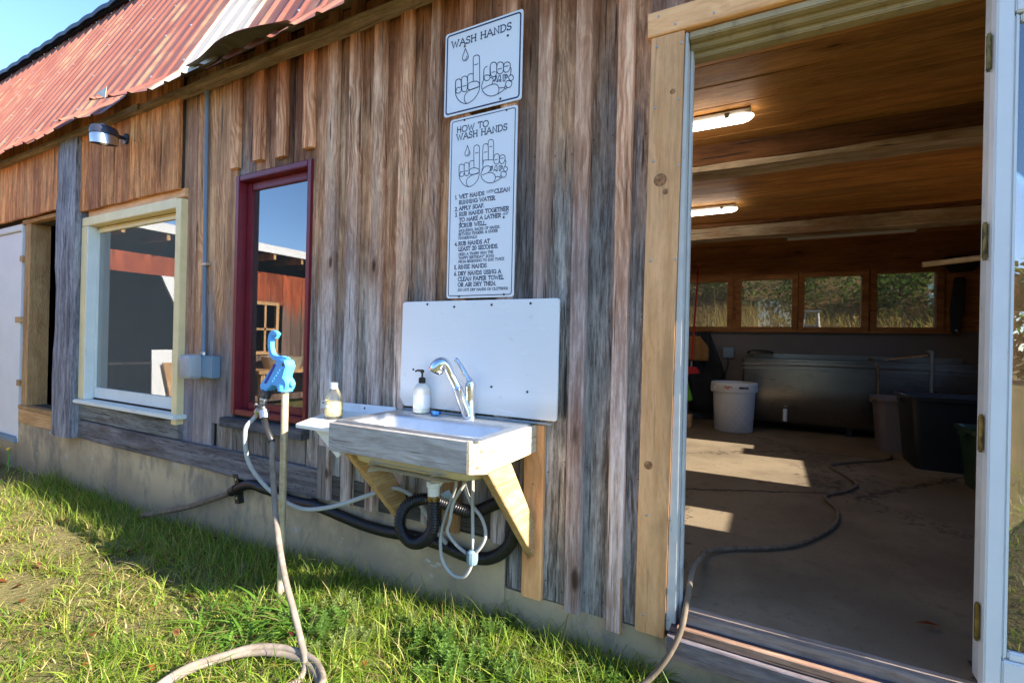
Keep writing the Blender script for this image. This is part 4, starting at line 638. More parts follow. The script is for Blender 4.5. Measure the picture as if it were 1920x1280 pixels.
# ---- screws, nails
mb = MB()
for x in (-.40, -.31):
    for z in (2.02, 1.83, 1.60, 1.25, .30, -.04): mb.lathe([(.0045, 0), (.0045, .003), (.002, .0042)], (x + random.uniform(-.006, .006), -.0335, z + random.uniform(-.02, .02)), 8, axis=(0, -1, 0))
for x in (-.39, -.33, -.2, .1, .4): mb.lathe([(.0045, 0), (.0045, .003), (.002, .0042)], (x, -.0375, 2.10 + random.choice((0, .045))), 8, axis=(0, -1, 0))
obj('casing_screws', mb, M['screwlight'], barn, kind='stuff')
mb = MB()
for x0, x1 in zip(ed[:-1], ed[1:]):
    for z in (2.4, 1.72, 1.05, .42, -.05):
        if z < 0 and x1 < -.96: continue
        for f in (.28, .72): mb.lathe([(.0028, 0), (.0028, .0016)], (x0+(x1-x0)*f, -.0005, z + random.uniform(-.04, .04)), 6, axis=(0, -1, 0))
for a, b in BT:
    for z in (2.35, 1.6, .95, .3): mb.lathe([(.003, 0), (.003, .0016)], ((a+b)/2*.988 + random.uniform(-.012, .012), -.0262, z + random.uniform(-.06, .06)), 6, axis=(0, -1, 0))
for x in np.arange(-4.9, -3.62, .11):
    for z in (1.97, 2.12, 2.35): mb.lathe([(.003, 0), (.003, .002)], (x + random.uniform(-.02, .02), -.0505, z), 6, axis=(0, -1, 0))
for x in (-3.5, -3.45, -3.35, -3.25, -3.1, -3.02):
    for z in (1.95, 1.2, .6, .28): mb.lathe([(.003, 0), (.003, .002)], (x, -.0008, z + random.uniform(-.03, .03)), 6, axis=(0, -1, 0))
for x in (-2.9, -2.72, -2.31, -2.24, -2.19, -4.3, -3.7):
    for z in (.11, .18): mb.lathe([(.0035, 0), (.0035, .002)], (x + random.uniform(-.03, .03), -.0345, z), 6, axis=(0, -1, 0))
obj('nail_heads', mb, M['screw'], barn, kind='stuff')

# ================================================================ roof
EZ, SL = 2.69, math.atan2(4.93-2.69, 1.05+.06)
roof = bpy.data.objects.new('roof', None); COL.objects.link(roof); roof.parent = barn; roof.location = Vector((-5.5, 1, 3.8)) - barn.location
PITCH = .20
def sheet(x0, x1, mat, lift0=0.0, lift1=0.0, nx=None, label=None, drop=0.0, curl=None, y_off=0.0):
    nx = int((x1-x0)/PITCH*16)+1; R = []
    svals = [-.225, -.18, -.12, -.05, .05, .2, .6, 1.1, 1.7, 2.2, 2.522]
    for t in svals:
        row = []
        for i in range(nx):
            x = x0 + (x1-x0)*i/(nx-1); ph = (x/PITCH) % 1.0
            a = .015*(1 if ph < .07 else (1-(ph-.07)/.09 if ph < .16 else (0 if ph < .91 else (ph-.91)/.09)))
            if t >= .05 or True:
                y = -.06 + math.cos(SL)*t; z = EZ + math.sin(SL)*t
            if t < .05:        # bell-cast foot over the eave board
                q = .05 - t; y = -.06 + math.cos(SL)*.05 - q*.62; z = EZ + math.sin(SL)*.05 - q*.78
            u = (x-x0)/(x1-x0)
            if t < .05:
                l = lift0*(1-u) + lift1*u + (curl(u) if curl else 0)
                z += l*.35*((.05-t)/.235)**1.4; y -= max(l, 0)*.8*((.05-t)/.235)
                z -= drop*((.05-t)/.235)
            row.append((x, y - math.sin(SL)*a + y_off, z + math.cos(SL)*a))
        R.append(row)
    mb = MB(); mb.rings(R, False, False, closed=False)
    # give the sheet a thickness
    n0 = len(mb.v); vs = [(x, y+.0022, z-.0012) for x, y, z in mb.v]; fs = [tuple(reversed(f)) for f in mb.f]
    mb.add(vs, fs, 1)
    o = obj('roof_sheet', mb, [mat, M['roofunder']], roof, smooth=.5, label=label, fix=False)
    return o
edges = list(np.arange(-13.2, -5.5, .66)) + [-5.58, -4.92, -4.26, -3.60, -2.94, -2.28, -1.62, -.96, -.30, .36, 1.02, 1.68, 2.30]
edges = [e for i, e in enumerate(edges) if i == 0 or e-edges[i-1] > .3]
for i, (a, b) in enumerate(zip(edges[:-1], edges[1:])):
    kw = dict(lift0=random.uniform(-.015, .03), lift1=random.uniform(-.01, .02), y_off=.0015*(i % 2))
    if abs(a+3.60) < .02: sheet(a-.03, b+.02, M['roofwhite'], label='bare whitish metal sheet', **kw)
    elif abs(a+4.26) < .02: kw['lift0'] = .10; sheet(a-.03, b+.02, M['roofred'], **kw)
    elif abs(a+4.92) < .02: kw['lift0'] = .07; kw['lift1'] = -.02; sheet(a-.03, b+.02, M['roofred'], **kw)
    elif abs(a+2.94) < .02: kw['lift0'] = -.03; sheet(a-.03, b+.02, M['roofred'], **kw)
    elif abs(a+2.28) < .02: sheet(a-.03, b+.02, M['roofred'], **kw)
    else: sheet(a-.03, b+.02, M['roofred'], **kw)
# bent flashing strip curling out over the eave
R = []
for i in range(15):
    u = i/14; x = -3.22 + u*.95; row = []
    bump = math.sin(min(1, u**1.5)*math.pi)**1.2
    for j in range(6):
        v = j/5; y = -.125 - (.065 + .105*bump)*(1-v); z = 2.612 - .012*(1-v) - .040*bump*(1-v)**2 + .03*bump*math.sin(v*math.pi)
        row.append((x, y, z))
    R.append(row)
mb = MB().rings(R, False, False, closed=False); n = len(mb.f); mb.add([(x, y+.001, z-.0025) for x, y, z in mb.v], [tuple(reversed(f)) for f in mb.f], 1)
obj('bent_flashing', mb, [M['roofred'], M['roofunder']], roof, smooth=True, label='rusty strip bent outwards over the eave', fix=False)
obj('tin_flap', MB().prism([(-4.16, 2.60), (-4.02, 2.615), (-4.04, 2.54)], -.275, -.272), M['galv'], roof)
# fasteners on the ribs
mb = MB()
x = math.ceil(-10.5/PITCH)*PITCH
while x < -1.5:
    for t in (.12, .72, 1.32, 1.92, 2.42):
        if random.random() < .8:
            tt = t + random.uniform(-.03, .03); c = Vector((x+.012, -.06+math.cos(SL)*tt-math.sin(SL)*.014, EZ+math.sin(SL)*tt+math.cos(SL)*.014))
            mb.lathe([(.010, 0), (.010, .003), (.006, .008)], c, 6, axis=(0, -math.sin(SL), math.cos(SL)))
    x += PITCH*2
obj('roof_screws', mb, M['screwlight'], roof, kind='stuff')
# upper slopes, dark edge of the upper roof, rear lower slope
obj('upper_roof', MB().prism([(1.0, 4.95), (2.55, 5.66), (4.15, 4.95), (4.15, 4.93), (2.55, 5.63), (1.0, 4.92)], -13.2, 2.3, 'yz'), M['roofdark'], roof)
n = int(15.5/.06); R = []
for i in range(n+1):
    x = -13.2 + i*15.5/n; a = .022*abs(math.sin(x/PITCH*math.pi*.5)); R.append([(x, .955, 4.905+a), (x, .95, 4.955+a), (x, 1.15, 5.04+a), (x, 1.15, 5.02+a)])
obj('upper_roof_edge', MB().rings(R), M['roofdark'], roof)
obj('rear_roof', MB().prism([(5.35, 2.6), (4.1, 4.93), (4.08, 4.91), (5.32, 2.6)], -13.2, 2.3, 'yz'), M['roofred'], roof)
board('eave_board', 2.530, 2.572, -9.7, -4.0, -.100, -.052, M['nailer'], barn, 'x', n=14, wob=.006)
board('eave_board', 2.530, 2.572, -3.995, -1.2, -.092, -.028, M['nailer'], barn, 'x', n=10, wob=.006, tint=T(1.08, 1.02, .95))
board('eave_board', 2.530, 2.572, -1.195, 2.28, -.092, -.028, M['nailer'], barn, 'x', n=8, wob=.006)
board('eave_board', 2.530, 2.572, -13.2, -9.705, -.100, -.052, M['nailer'], barn, 'x', n=8, wob=.006)
board('soffit_board', -.054, .0, -13.2, 2.28, 2.703, 2.72, M['nailer'], barn, 'X')

# ================================================================ workshop interior
y = .14; i = 0
while y < 4.98:
    wdt = random.choice((.20, .235, .26, .22)); b = min(y+wdt, 5.0)
    v = random.uniform(.82, 1.15)
    board('ceiling_plank', y+.0015, b-.0015, -1.68, 2.02, 2.255 + random.uniform(-.003, .003), 2.275, M['ceil'], barn, 'X', n=3, tint=T(v, v*random.uniform(.94, 1.03), v*random.uniform(.85, 1.0))); y = b
box('loft_floor', -12.9, 2.02, .14, 5.0, 2.28, 2.32, M['darkwall'], barn)
for y_, f_ in ((1.53, .028), (3.70, .115)):
    bm_ = board('ceiling_beam', 2.095+f_, 2.254, -1.68, 2.02, y_, y_+.19, M['beam'], barn, 'x', n=14, wob=.006)
    board('beam_edge', 2.085, 2.0935+f_, -1.68, 2.02, y_-.004, y_+.19, M['beamedge'], bm_, 'x', n=16, wob=.006)
# back wall lining
obj('wall_lining', wall_holes(-1.68, 2.0, 1.16, 2.254, 4.998, 5.018, [(a-.012, b+.012, c-.012, d+.012) for a, b, c, d in RW]), M['inwood'], barn)
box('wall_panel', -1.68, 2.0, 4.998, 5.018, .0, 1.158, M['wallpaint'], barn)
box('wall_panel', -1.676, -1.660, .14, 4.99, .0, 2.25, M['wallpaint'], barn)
for a, b, c, d in RW:
    f = obj('back_window', MB().box(a-.06, a, 4.975, 5.10, c-.05, d+.05).box(b, b+.06, 4.975, 5.10, c-.05, d+.05).box(a, b, 4.975, 5.10, d, d+.05).box(a, b, 4.965, 5.10, c-.05, c), M['inwood'], barn)
    box('pane', a+.001, b-.001, 5.04, 5.046, c+.001, d-.001, M['panedirty'], f)
box('window_shelf', -1.2, 1.75, 4.93, 4.964, 1.135, 1.156, M['inwood'], barn)
# side window frame through which the low sun falls on the floor, plus an unseen block added to shadow part of the patch
obj('side_window', MB().box(2.0, 2.16, 2.03, 2.06, .91, 2.02).box(2.0, 2.16, 3.41, 3.44, .91, 2.02).box(2.0, 2.16, 2.06, 3.41, 1.99, 2.02).box(2.0, 2.16, 2.06, 3.41, .91, .925).box(2.06, 2.1, 2.93, 3.22, .925, 1.20), M['inwood'], barn)
# ================================================================ lettering: a thin slab-serif stroke alphabet
def arc(cx, cy, rx, ry, a0, a1, n=9): return [(cx+rx*math.cos(rad(a0+(a1-a0)*i/n)), cy+ry*math.sin(rad(a0+(a1-a0)*i/n))) for i in range(n+1)]
GL = {   # width, strokes, serif feet (x, y)
 'A': (.80, [[(0, 0), (.40, 1), (.80, 0)], [(.15, .36), (.65, .36)]], [(0, 0), (.8, 0)]),
 'B': (.58, [[(.08, 0), (.08, 1)], [(0, 1), (.3, 1)]+arc(.3, .77, .22, .23, 90, -90)+[(.08, .54)], [(.3, .54)]+arc(.3, .27, .27, .27, 90, -90)+[(0, 0)]], []),
 'C': (.72, [arc(.42, .5, .42, .5, 45, 315, 14), [(.72, .85), (.72, 1.0)]], []),
 'D': (.74, [[(.08, 0), (.08, 1)], [(0, 1), (.28, 1)]+arc(.28, .5, .44, .5, 90, -90, 12)+[(0, 0)]], []),
 'E': (.56, [[(.08, 0), (.08, 1)], [(0, 1), (.54, 1), (.54, .86)], [(.08, .52), (.42, .52)], [(0, 0), (.56, 0), (.56, .14)]], []),
 'F': (.54, [[(.08, 0), (.08, 1)], [(0, 1), (.54, 1), (.54, .86)], [(.08, .52), (.42, .52)]], [(.08, 0)]),
 'G': (.78, [arc(.42, .5, .42, .5, 45, 360, 15), [(.5, .46), (.84, .46)], [(.80, .46), (.80, .1)]], []),
 'H': (.72, [[(.08, 0), (.08, 1)], [(.64, 0), (.64, 1)], [(.08, .52), (.64, .52)]], [(.08, 0), (.08, 1), (.64, 0), (.64, 1)]),
 'I': (.20, [[(.1, 0), (.1, 1)]], [(.1, 0), (.1, 1)]),
 'J': (.42, [[(.32, 1), (.32, .2)]+arc(.17, .2, .15, .2, 0, -160, 6)], [(.32, 1)]),
 'K': (.66, [[(.08, 0), (.08, 1)], [(.6, 1), (.08, .42)], [(.24, .6), (.62, 0)]], [(.08, 0), (.08, 1), (.6, 1), (.62, 0)]),
 'L': (.52, [[(.08, 0), (.08, 1)], [(0, 0), (.52, 0), (.52, .16)]], [(.08, 1)]),
 'M': (.90, [[(.08, 0), (.1, 1), (.45, .2), (.80, 1), (.82, 0)]], [(.08, 0), (.82, 0)]),
 'N': (.74, [[(.08, 0), (.08, 1), (.66, 0), (.66, 1)]], [(.08, 0), (.66, 1)]),
 'O': (.88, [arc(.44, .5, .44, .5, 0, 360, 18)], []),
 'P': (.56, [[(.08, 0), (.08, 1)], [(0, 1), (.3, 1)]+arc(.3, .74, .25, .26, 90, -90)+[(.08, .48)]], [(.08, 0)]),
 'Q': (.88, [arc(.44, .5, .44, .5, 0, 360, 18), [(.55, .2), (.85, -.08)]], []),
 'R': (.62, [[(.08, 0), (.08, 1)], [(0, 1), (.3, 1)]+arc(.3, .74, .25, .26, 90, -90)+[(.08, .48)], [(.3, .48), (.58, 0)]], [(.08, 0), (.58, 0)]),
 'S': (.54, [arc(.27, .75, .23, .25, 50, 270, 9)+arc(.27, .25, .25, .25, 90, -140, 10), [(.48, .82), (.48, .97)], [(.02, .03), (.02, .2)]], []),
 'T': (.66, [[(.33, 0), (.33, 1)], [(0, .85), (0, 1), (.66, 1), (.66, .85)]], [(.33, 0)]),
 'U': (.70, [[(.08, 1), (.08, .32)]+arc(.35, .32, .27, .32, 180, 360, 10)+[(.62, 1)]], [(.08, 1), (.62, 1)]),
 'V': (.74, [[(.02, 1), (.37, 0), (.72, 1)]], [(.02, 1), (.72, 1)]),
 'W': (1.06, [[(.02, 1), (.30, 0), (.53, .85), (.76, 0), (1.04, 1)]], [(.02, 1), (1.04, 1)]),
 'X': (.66, [[(.04, 0), (.62, 1)], [(.04, 1), (.62, 0)]], [(.04, 0), (.62, 1), (.04, 1), (.62, 0)]),
 'Y': (.68, [[(.02, 1), (.34, .46), (.66, 1)], [(.34, .46), (.34, 0)]], [(.02, 1), (.66, 1), (.34, 0)]),
 'Z': (.60, [[(.02, .85), (.02, 1), (.56, 1), (.02, 0), (.58, 0), (.58, .15)]], []),
 '0': (.60, [arc(.3, .5, .28, .5, 0, 360, 16)], []), '1': (.28, [[(.02, .85), (.16, 1), (.16, 0)]], [(.16, 0)]),
 '2': (.52, [arc(.26, .74, .23, .26, 170, -30, 8)+[(.02, 0), (.52, 0), (.52, .12)]], []), '3': (.48, [[(.02, 1), (.44, 1), (.2, .6)]+arc(.2, .3, .26, .3, 80, -150, 8)], []),
 '4': (.56, [[(.42, 0), (.42, 1), (.02, .3), (.56, .3)]], [(.42, 0)]), '5': (.48, [[(.44, 1), (.1, 1), (.07, .56)]+arc(.2, .31, .26, .31, 100, -150, 8)], []),
 '6': (.52, [[(.40, 1), (.1, .5)]+arc(.26, .27, .23, .27, 150, 510, 12)], []),
 '.': (.12, [[(.06, 0), (.06, .06)]], []), ',': (.14, [[(.09, .06), (.03, -.16)]], []), '?': (.44, [arc(.21, .76, .19, .24, 170, -60, 7)+[(.2, .4), (.2, .26)], [(.2, .0), (.2, .07)]], []),
 '&': (.72, [[(.70, 0), (.16, .72)]+arc(.3, .82, .16, .18, 200, -20, 7)+[(.1, .38)]+arc(.27, .24, .23, .24, 140, 330, 8)+[(.64, .5)]], []),
 '"': (.24, [[(.06, 1), (.06, .74)], [(.19, 1), (.19, .74)]], []), '(': (.24, [arc(.34, .45, .28, .62, 120, 240, 7)], []), ')': (.24, [arc(-.10, .45, .28, .62, 60, -60, 7)], []), '-': (.3, [[(.03, .45), (.28, .45)]], []), ' ': (.34, [], [])}
def stroke(mb, pts, t, y, mi=0, th=.0009):
    """a flat inked line of width t lying on the wall-parallel plane y"""
    P = []
    for p in pts:
        v = Vector((p[0], p[1]))
        if not P or (v-P[-1]).length > 1e-5: P.append(v)
    if len(P) < 2: return
    n = len(P); closed = (P[0]-P[-1]).length < 1e-5; L = []
    for i in range(n):
        a = P[i-1] if i else (P[-2] if closed else P[0]); b = P[i+1] if i < n-1 else (P[1] if closed else P[-1])
        d1 = (P[i]-a).normalized() if (P[i]-a).length > 1e-6 else (b-P[i]).normalized(); d2 = (b-P[i]).normalized() if (b-P[i]).length > 1e-6 else d1
        d = (d1+d2); d = d.normalized() if d.length > 1e-3 else d1
        nn = Vector((-d.y, d.x)); c = max(.5, nn.dot(Vector((-d1.y, d1.x)))); o = nn*(t/2/c)
        if not closed and i == 0: P0 = P[i]-d*t*.35
        elif not closed and i == n-1: P0 = P[i]+d*t*.35
        else: P0 = P[i]
        L.append((P0+o, P0-o))
    vs = []; fs = []
    for a, b in L: vs += [(a.x, y, a.y), (b.x, y, b.y)]
    for i in range(n-1): fs.append((2*i, 2*i+1, 2*i+3, 2*i+2))
    mb.add(vs, fs, mi)
def text(mb, s, x0, z0, x1, h, y, t, serif=True, slant=0.0, rise=0.0):
    W_ = sum(GL[c][0] + .16 for c in s) - .16; k = (x1-x0)/W_; x = 0.0
    for c in s:
        w_, st, sf = GL[c]
        for q in st: stroke(mb, [(x0+(x+px)*k+slant*pz*h, z0+pz*h+rise*(x+px)*k) for px, pz in q], t, y)
        if serif:
            for px, pz in sf: stroke(mb, [(x0+(x+px-.085)*k+slant*pz*h, z0+pz*h+rise*(x+px)*k), (x0+(x+px+.085)*k+slant*pz*h, z0+pz*h+rise*(x+px)*k)], t*.9, y)
        x += w_ + .16

# ================================================================ the two signs
def sign_plate(root, corners, y0, y1, r=.012):
    (ax, az), (bx, bz), (cx, cz), (dx, dz) = corners
    P = []
    for (x, z), a in (((bx, bz), 0), ((ax, az), 90), ((dx, dz), 180), ((cx, cz), 270)):
        sx = -1 if a in (0, 270) else 1; sz = -1 if a in (0, 90) else 1
        for k in range(5):
            t = rad(a+90*k/4); P.append((x+sx*r+r*math.cos(t), z+sz*r+r*math.sin(t)))
    return P, obj('panel', MB().prism(P, y0, y1, 'xz'), M['signwhite'], root)
def inset_loop(corners, d, r):
    (ax, az), (bx, bz), (cx, cz), (dx, dz) = corners
    c = [(bx-d, bz-d, 0), (ax+d, az-d, 90), (dx+d, dz+d, 180), (cx-d, cz+d, 270)]; P = []
    for x, z, a in c:
        sx = -1 if a in (0, 270) else 1; sz = -1 if a in (0, 90) else 1
        for k in range(5):
            t = rad(a+90*k/4); P.append((x+sx*r+r*math.cos(t), z+sz*r+r*math.sin(t)))
    return P + [P[0]]
YF = -.0455
C1 = [(-1.3482, 2.3428), (-0.9481, 2.3428), (-0.9481, 1.9620), (-1.3482, 1.9620)]
s1 = thing('wash_hands_sign', 'upper white sign reading WASH HANDS with drawing of hands and water drop', 'sign', (-1.148, -.041, 1.96))
sign_plate(s1, C1, YF, -.0412)
mb = MB(); stroke(mb, inset_loop(C1, .0115, .012), .0068, YF-.0006); obj('border', mb, M['signink'], s1, fix=False)
mb = MB()
for a in TEXT1: text(mb, a[0], a[1], a[2]-.001, a[3], a[4], YF-.0007, .0050)
obj('lettering', mb, M['signink'], s1, fix=False, kind='stuff')
mb = MB()
for st in DRAW1: stroke(mb, st, .0036, YF-.0008)
obj('hand_drawing', mb, M['signink'], s1, fix=False)
mb = MB()
for x, z in SCREWS1 + [(-1.05, 1.985)]: mb.lathe([(.005, 0), (.005, .002), (.002, .003)], (x, YF-.0002, z), 10, axis=(0, -1, 0))
obj('screw_heads', mb, M['screw'], s1)
C2 = [(-1.3110, 1.9426), (-0.9644, 1.9426), (-0.9644, 1.1319), (-1.3110, 1.1319)]
s2 = thing('wash_hands_sign', 'tall white sign reading HOW TO WASH HANDS with six numbered steps', 'sign', (-1.138, -.041, 1.132))
sign_plate(s2, C2, YF, -.0412)
mb = MB(); stroke(mb, inset_loop(C2, .0105, .010), .0036, YF-.0006); obj('border', mb, M['signink'], s2, fix=False)
mb, mp = MB(), MB()
for a in TEXT2:
    if a[0][0] == '~': text(mp, a[0][1:], a[1], a[2], a[3], a[4], YF-.0007, .0021, slant=.35, rise=.06)
    elif a[4] > .02: text(mb, a[0], a[1], a[2], a[3], a[4], YF-.0007, .0044, serif=a[0] != 'HOW TO')
    elif a[4] > .015: text(mb, a[0], a[1], a[2], a[3], a[4], YF-.0007, .0034)
    else: text(mb, a[0], a[1], a[2], a[3], a[4], YF-.0007, .0021)
obj('lettering', mb, M['signink'], s2, fix=False, kind='stuff'); obj('lettering', mp, M['signinkpale'], s2, fix=False, kind='stuff', label='small slanted grey words')
mb = MB()
for st in DRAW2: stroke(mb, st, .0030, YF-.0008)
obj('hand_drawing', mb, M['signink'], s2, fix=False)
mb = MB()
for x, z in SCREWS2: mb.lathe([(.0045, 0), (.0045, .002), (.002, .003)], (x, YF-.0002, z), 10, axis=(0, -1, 0))
obj('screw_heads', mb, M['screw'], s2)

# ================================================================ splash board, shelf
t = thing('splash_board', 'large white plastic splash board screwed to the wall behind the sink', 'splash board', (-1.19, -.03, .62))
obj('panel', MB().prism([(-1.5641, 1.1108), (-1.5551, 1.1207), (-0.7607, 1.1207), (-0.7527, 1.1128), (-0.7527, 0.6341), (-0.7587, 0.6262), (-1.5442, 0.6262), (-1.5690, 0.6669)], -.0500, -.0395, 'xz'), M['splash'], t, bevel=.002)
mb = MB()
for x, z in ((-1.4151, 1.1068), (-1.2632, 1.0929), (-1.0675, 1.0989), (-0.8808, 1.1019), (-1.0596, 0.7464), (-0.8868, 0.7364), (-1.4896, 0.8010)): mb.lathe([(.0052, 0), (.0052, .002), (.002, .0032)], (x, -.0500, z), 10, axis=(0, -1, 0))
obj('screw_heads', mb, M['screw'], t)
box('sealant', -1.535, -.775, -.0535, -.0505, .6095, .6175, M['pvcgrey'], t)
t = thing('wall_shelf', 'small white corner shelf at the left end of the sink', 'shelf', (-1.70, -.25, .5))
obj('shelf_board', MB().prism([(-1.815, -.435), (-1.575, -.435), (-1.575, -.03), (-1.86, -.03), (-2.02, -.06)], .548, .566, 'xy'), M['shelfwhite'], t, bevel=.003)
obj('back_strip', MB().prism([(-2.125, .565), (-1.598, .565), (-1.598, .612), (-2.115, .606)], -.046, -.038, 'xz'), M['hdpe'], t, bevel=.002)
obj('shelf_bracket', MB().prism([(-1.735, .546), (-1.575, .546), (-1.575, .452), (-1.590, .440)], -.405, -.392, 'xz'), M['shelfwhite'], t, bevel=.002)
mb = MB()
for x, z in ((-2.10, .596), (-2.0, .595), (-1.99, .575), (-1.80, .592)): mb.lathe([(.005, 0), (.005, .002), (.002, .003)], (x, -.046, z), 8, axis=(0, -1, 0))
obj('screw_heads', mb, M['screw'], t)

# ================================================================ the sink
t = thing('outdoor_sink', 'stainless steel sink set in a weathered wooden frame on the barn wall', 'sink', (-1.22, -.24, .48))
def sb(*a, **kw): return board('frame_board', *a, t, **kw)
board('frame_board', .486, .601, -1.572, -.905, -.465, -.440, M['apron'], t, 'x', n=5, wob=.001)
obj('frame_corner', MB().prism([(-.905, -.465), (-.895, -.464), (-.853, -.432), (-.848, -.42), (-.876, -.42), (-.905, -.439)], .488, .601, 'xy'), M['apron_y'], t)
def yboard(name, z0, z1, y0, y1, x0, x1, mat, parent, n=4, **kw):
    R = []
    for i in range(n):
        y = y0+(y1-y0)*i/(n-1); R.append([(x0, y, z0), (x1, y, z0), (x1, y, z1), (x0, y, z1)])
    return obj(name, MB().rings(R), mat, parent, bevel=.0025, **kw)
yboard('frame_board', .490, .601, -.419, -.032, -.877, -.849, M['apron_y'], t)
yboard('frame_board', .486, .600, -.438, -.032, -1.571, -1.545, M['apron_y'], t)
board('frame_board', .49, .60, -1.54, -.88, -.032, -.058, M['apron'], t, 'x')
# steel basin: deck, rolled rim and bowl
R = []
def ring(m, r, z, back=0.0): return rrect(-1.560+m, -.866-m, -.452+m, -.045-m-back, r, z, 5)
R = [ring(-.006, .02, .600), ring(-.006, .02, .6035), ring(.002, .02, .6085), ring(.022, .022, .6085), ring(.028, .03, .606, .055), ring(.036, .05, .600, .062), ring(.044, .06, .585, .066), ring(.058, .07, .50, .075), ring(.075, .075, .466, .09), ring(.10, .08, .456, .11), ring(.20, .05, .4535, .17)]
mb = MB().rings(R, False, True); obj('basin', mb, M['steel'], t, smooth=rad(50), fix=False)
R = [ring(.030, .05, .596, .062), ring(.034, .06, .50, .064), ring(.046, .075, .447, .075), ring(.075, .08, .431, .10), ring(.20, .05, .428, .17)]
obj('bowl_underside', MB().rings(R, False, True), M['cream_coat'], t, smooth=rad(60))
obj('drain_cup', MB().lathe([(.052, .0), (.050, -.02), (.045, -.034), (.030, -.046), (.022, -.052)], (-1.225, -.235, .432), 18), M['nickel'], t, smooth=.6)
obj('drain_tailpiece', MB().lathe([(.021, .40), (.021, .34)], (-1.222, -.225, 0), 16), M['pvcgrey'], t, smooth=.6)
obj('drain_nut', MB().lathe([(.024, .363), (.031, .360), (.031, .338), (.026, .334), (.025, .300), (.022, .298)], (-1.222, -.225, 0), 14), M['pvcwhite'], t, smooth=.5)
obj('nut_wing', MB().tube([(-1.222, -.225, .352), (-1.180, -.232, .356)], .008, 8), M['pvcwhite'], t)
obj('hose_clamp', MB().lathe([(.0265, .300), (.0275, .297), (.0275, .283), (.0265, .280)], (-1.222, -.225, 0), 16), M['brass'], t, smooth=.5)
def brace(x0, x1, pts): return obj('brace', MB().prism(pts, x0, x1, 'yz'), M['brace'], t, bevel=.0025)
brace(-.887, -.850, [(-.415, .490), (-.245, .490), (-.004, .165), (-.004, .050), (-.020, .044)])
brace(-1.590, -1.552, [(-.395, .486), (-.225, .486), (-.004, .175), (-.004, .050), (-.02, .050)])
board('back_rail', -.908, -.818, -.118, .600, -.028, -.002, M['pine'], t, 'z', tint=T(1.0, .92, .85), label='new pine upright behind the sink')
board('back_rail', -1.325, -1.235, .07, .60, -.028, -.002, M['fir'], t, 'z', tint=T(.9, .8, .72))
obj('sticker', MB().prism([(-1.33, .235), (-1.285, .262), (-1.255, .225), (-1.262, .185), (-1.30, .19)], -.0305, -.0285, 'xz'), M['sticker'], t)
# mixer tap
f = obj('faucet', MB().lathe([(.027, .608), (.028, .614), (.024, .620), (.022, .70), (.0235, .745), (.021, .765), (.012, .772)], (-1.145, -.085, 0), 18), M['chrome'], t, smooth=.6)
obj('spout', MB().tube([(-1.148, -.098, .620), (-1.151, -.101, .632), (-1.168, -.116, .690), (-1.180, -.127, .731), (-1.1815, -.128, .737), (-1.184, -.130, .746), (-1.205, -.150, .800)], [.020, .021, .0205, .020, .0230, .0180, .0170], 16), M['chrome'], f, smooth=.5)
obj('spray_head', MB().tube(cr([(-1.202, -.147, .790), (-1.212, -.157, .822), (-1.228, -.167, .842), (-1.248, -.177, .833), (-1.258, -.183, .808)], 4), [.0165, .017, .0175, .018, .019, .0205, .022, .0245, .027, .029, .0305, .0315, .032, .0325, .0325, .0325, .031], 18), M['chrome'], f, smooth=.8)
obj('spray_face', MB().lathe([(.026, 0), (.022, .004), (.008, .002)], (-1.2588, -.1835, .8065), 14, axis=(-.36, -.2, -.91)), M['darkmetal'], f, smooth=.5)
obj('lever', MB().tube(cr([(-1.147, -.085, .768), (-1.160, -.088, .785), (-1.193, -.092, .835), (-1.218, -.095, .862)]), [.015, .015, .0145, .014, .0135, .013, .0125, .012, .0115, .011, .0105, .010, .010, .0095, .0095, .010, .0105, .0105, .009], 10), M['chrome'], f, smooth=.8)
# supply hoses hanging under the bowl
sl = bpy.data.objects.new('supply_hoses', None); COL.objects.link(sl); sl.parent = t; sl.location = Vector((-1.1, -.2, .2)) - t.location
for pts in ([(-1.116, -.2, .46), (-1.130, -.2, .34), (-1.165, -.2, .25), (-1.191, -.2, .172), (-1.2, -.2, .104), (-1.187, -.2, .029), (-1.137, -.2, -.016), (-1.084, -.2, -.014), (-1.052, -.2, .026), (-1.043, -.2, .07)],
            [(-1.056, -.195, .46), (-1.052, -.195, .386), (-1.048, -.195, .254), (-1.040, -.2, .10)],
            [(-1.066, -.21, .46), (-1.072, -.21, .385), (-1.127, -.215, .287), (-1.148, -.21, .202), (-1.163, -.205, .156), (-1.122, -.2, .11), (-1.070, -.2, .085)],
            [(-1.10, -.19, .46), (-1.095, -.19, .364), (-1.062, -.185, .284), (-1.012, -.185, .235), (-.988, -.19, .181), (-.997, -.195, .137), (-1.03, -.2, .09)]):
    obj('supply_hose', MB().tube(cr(pts), .0072, 8), M['hosegrey'], sl, smooth=True)
obj('hose_weight', MB().lathe([(.012, .105), (.021, .098), (.023, .085), (.023, .062), (.020, .050), (.012, .046)], (-1.042, -.2, 0), 12), M['boxgrey'], sl, smooth=.5)
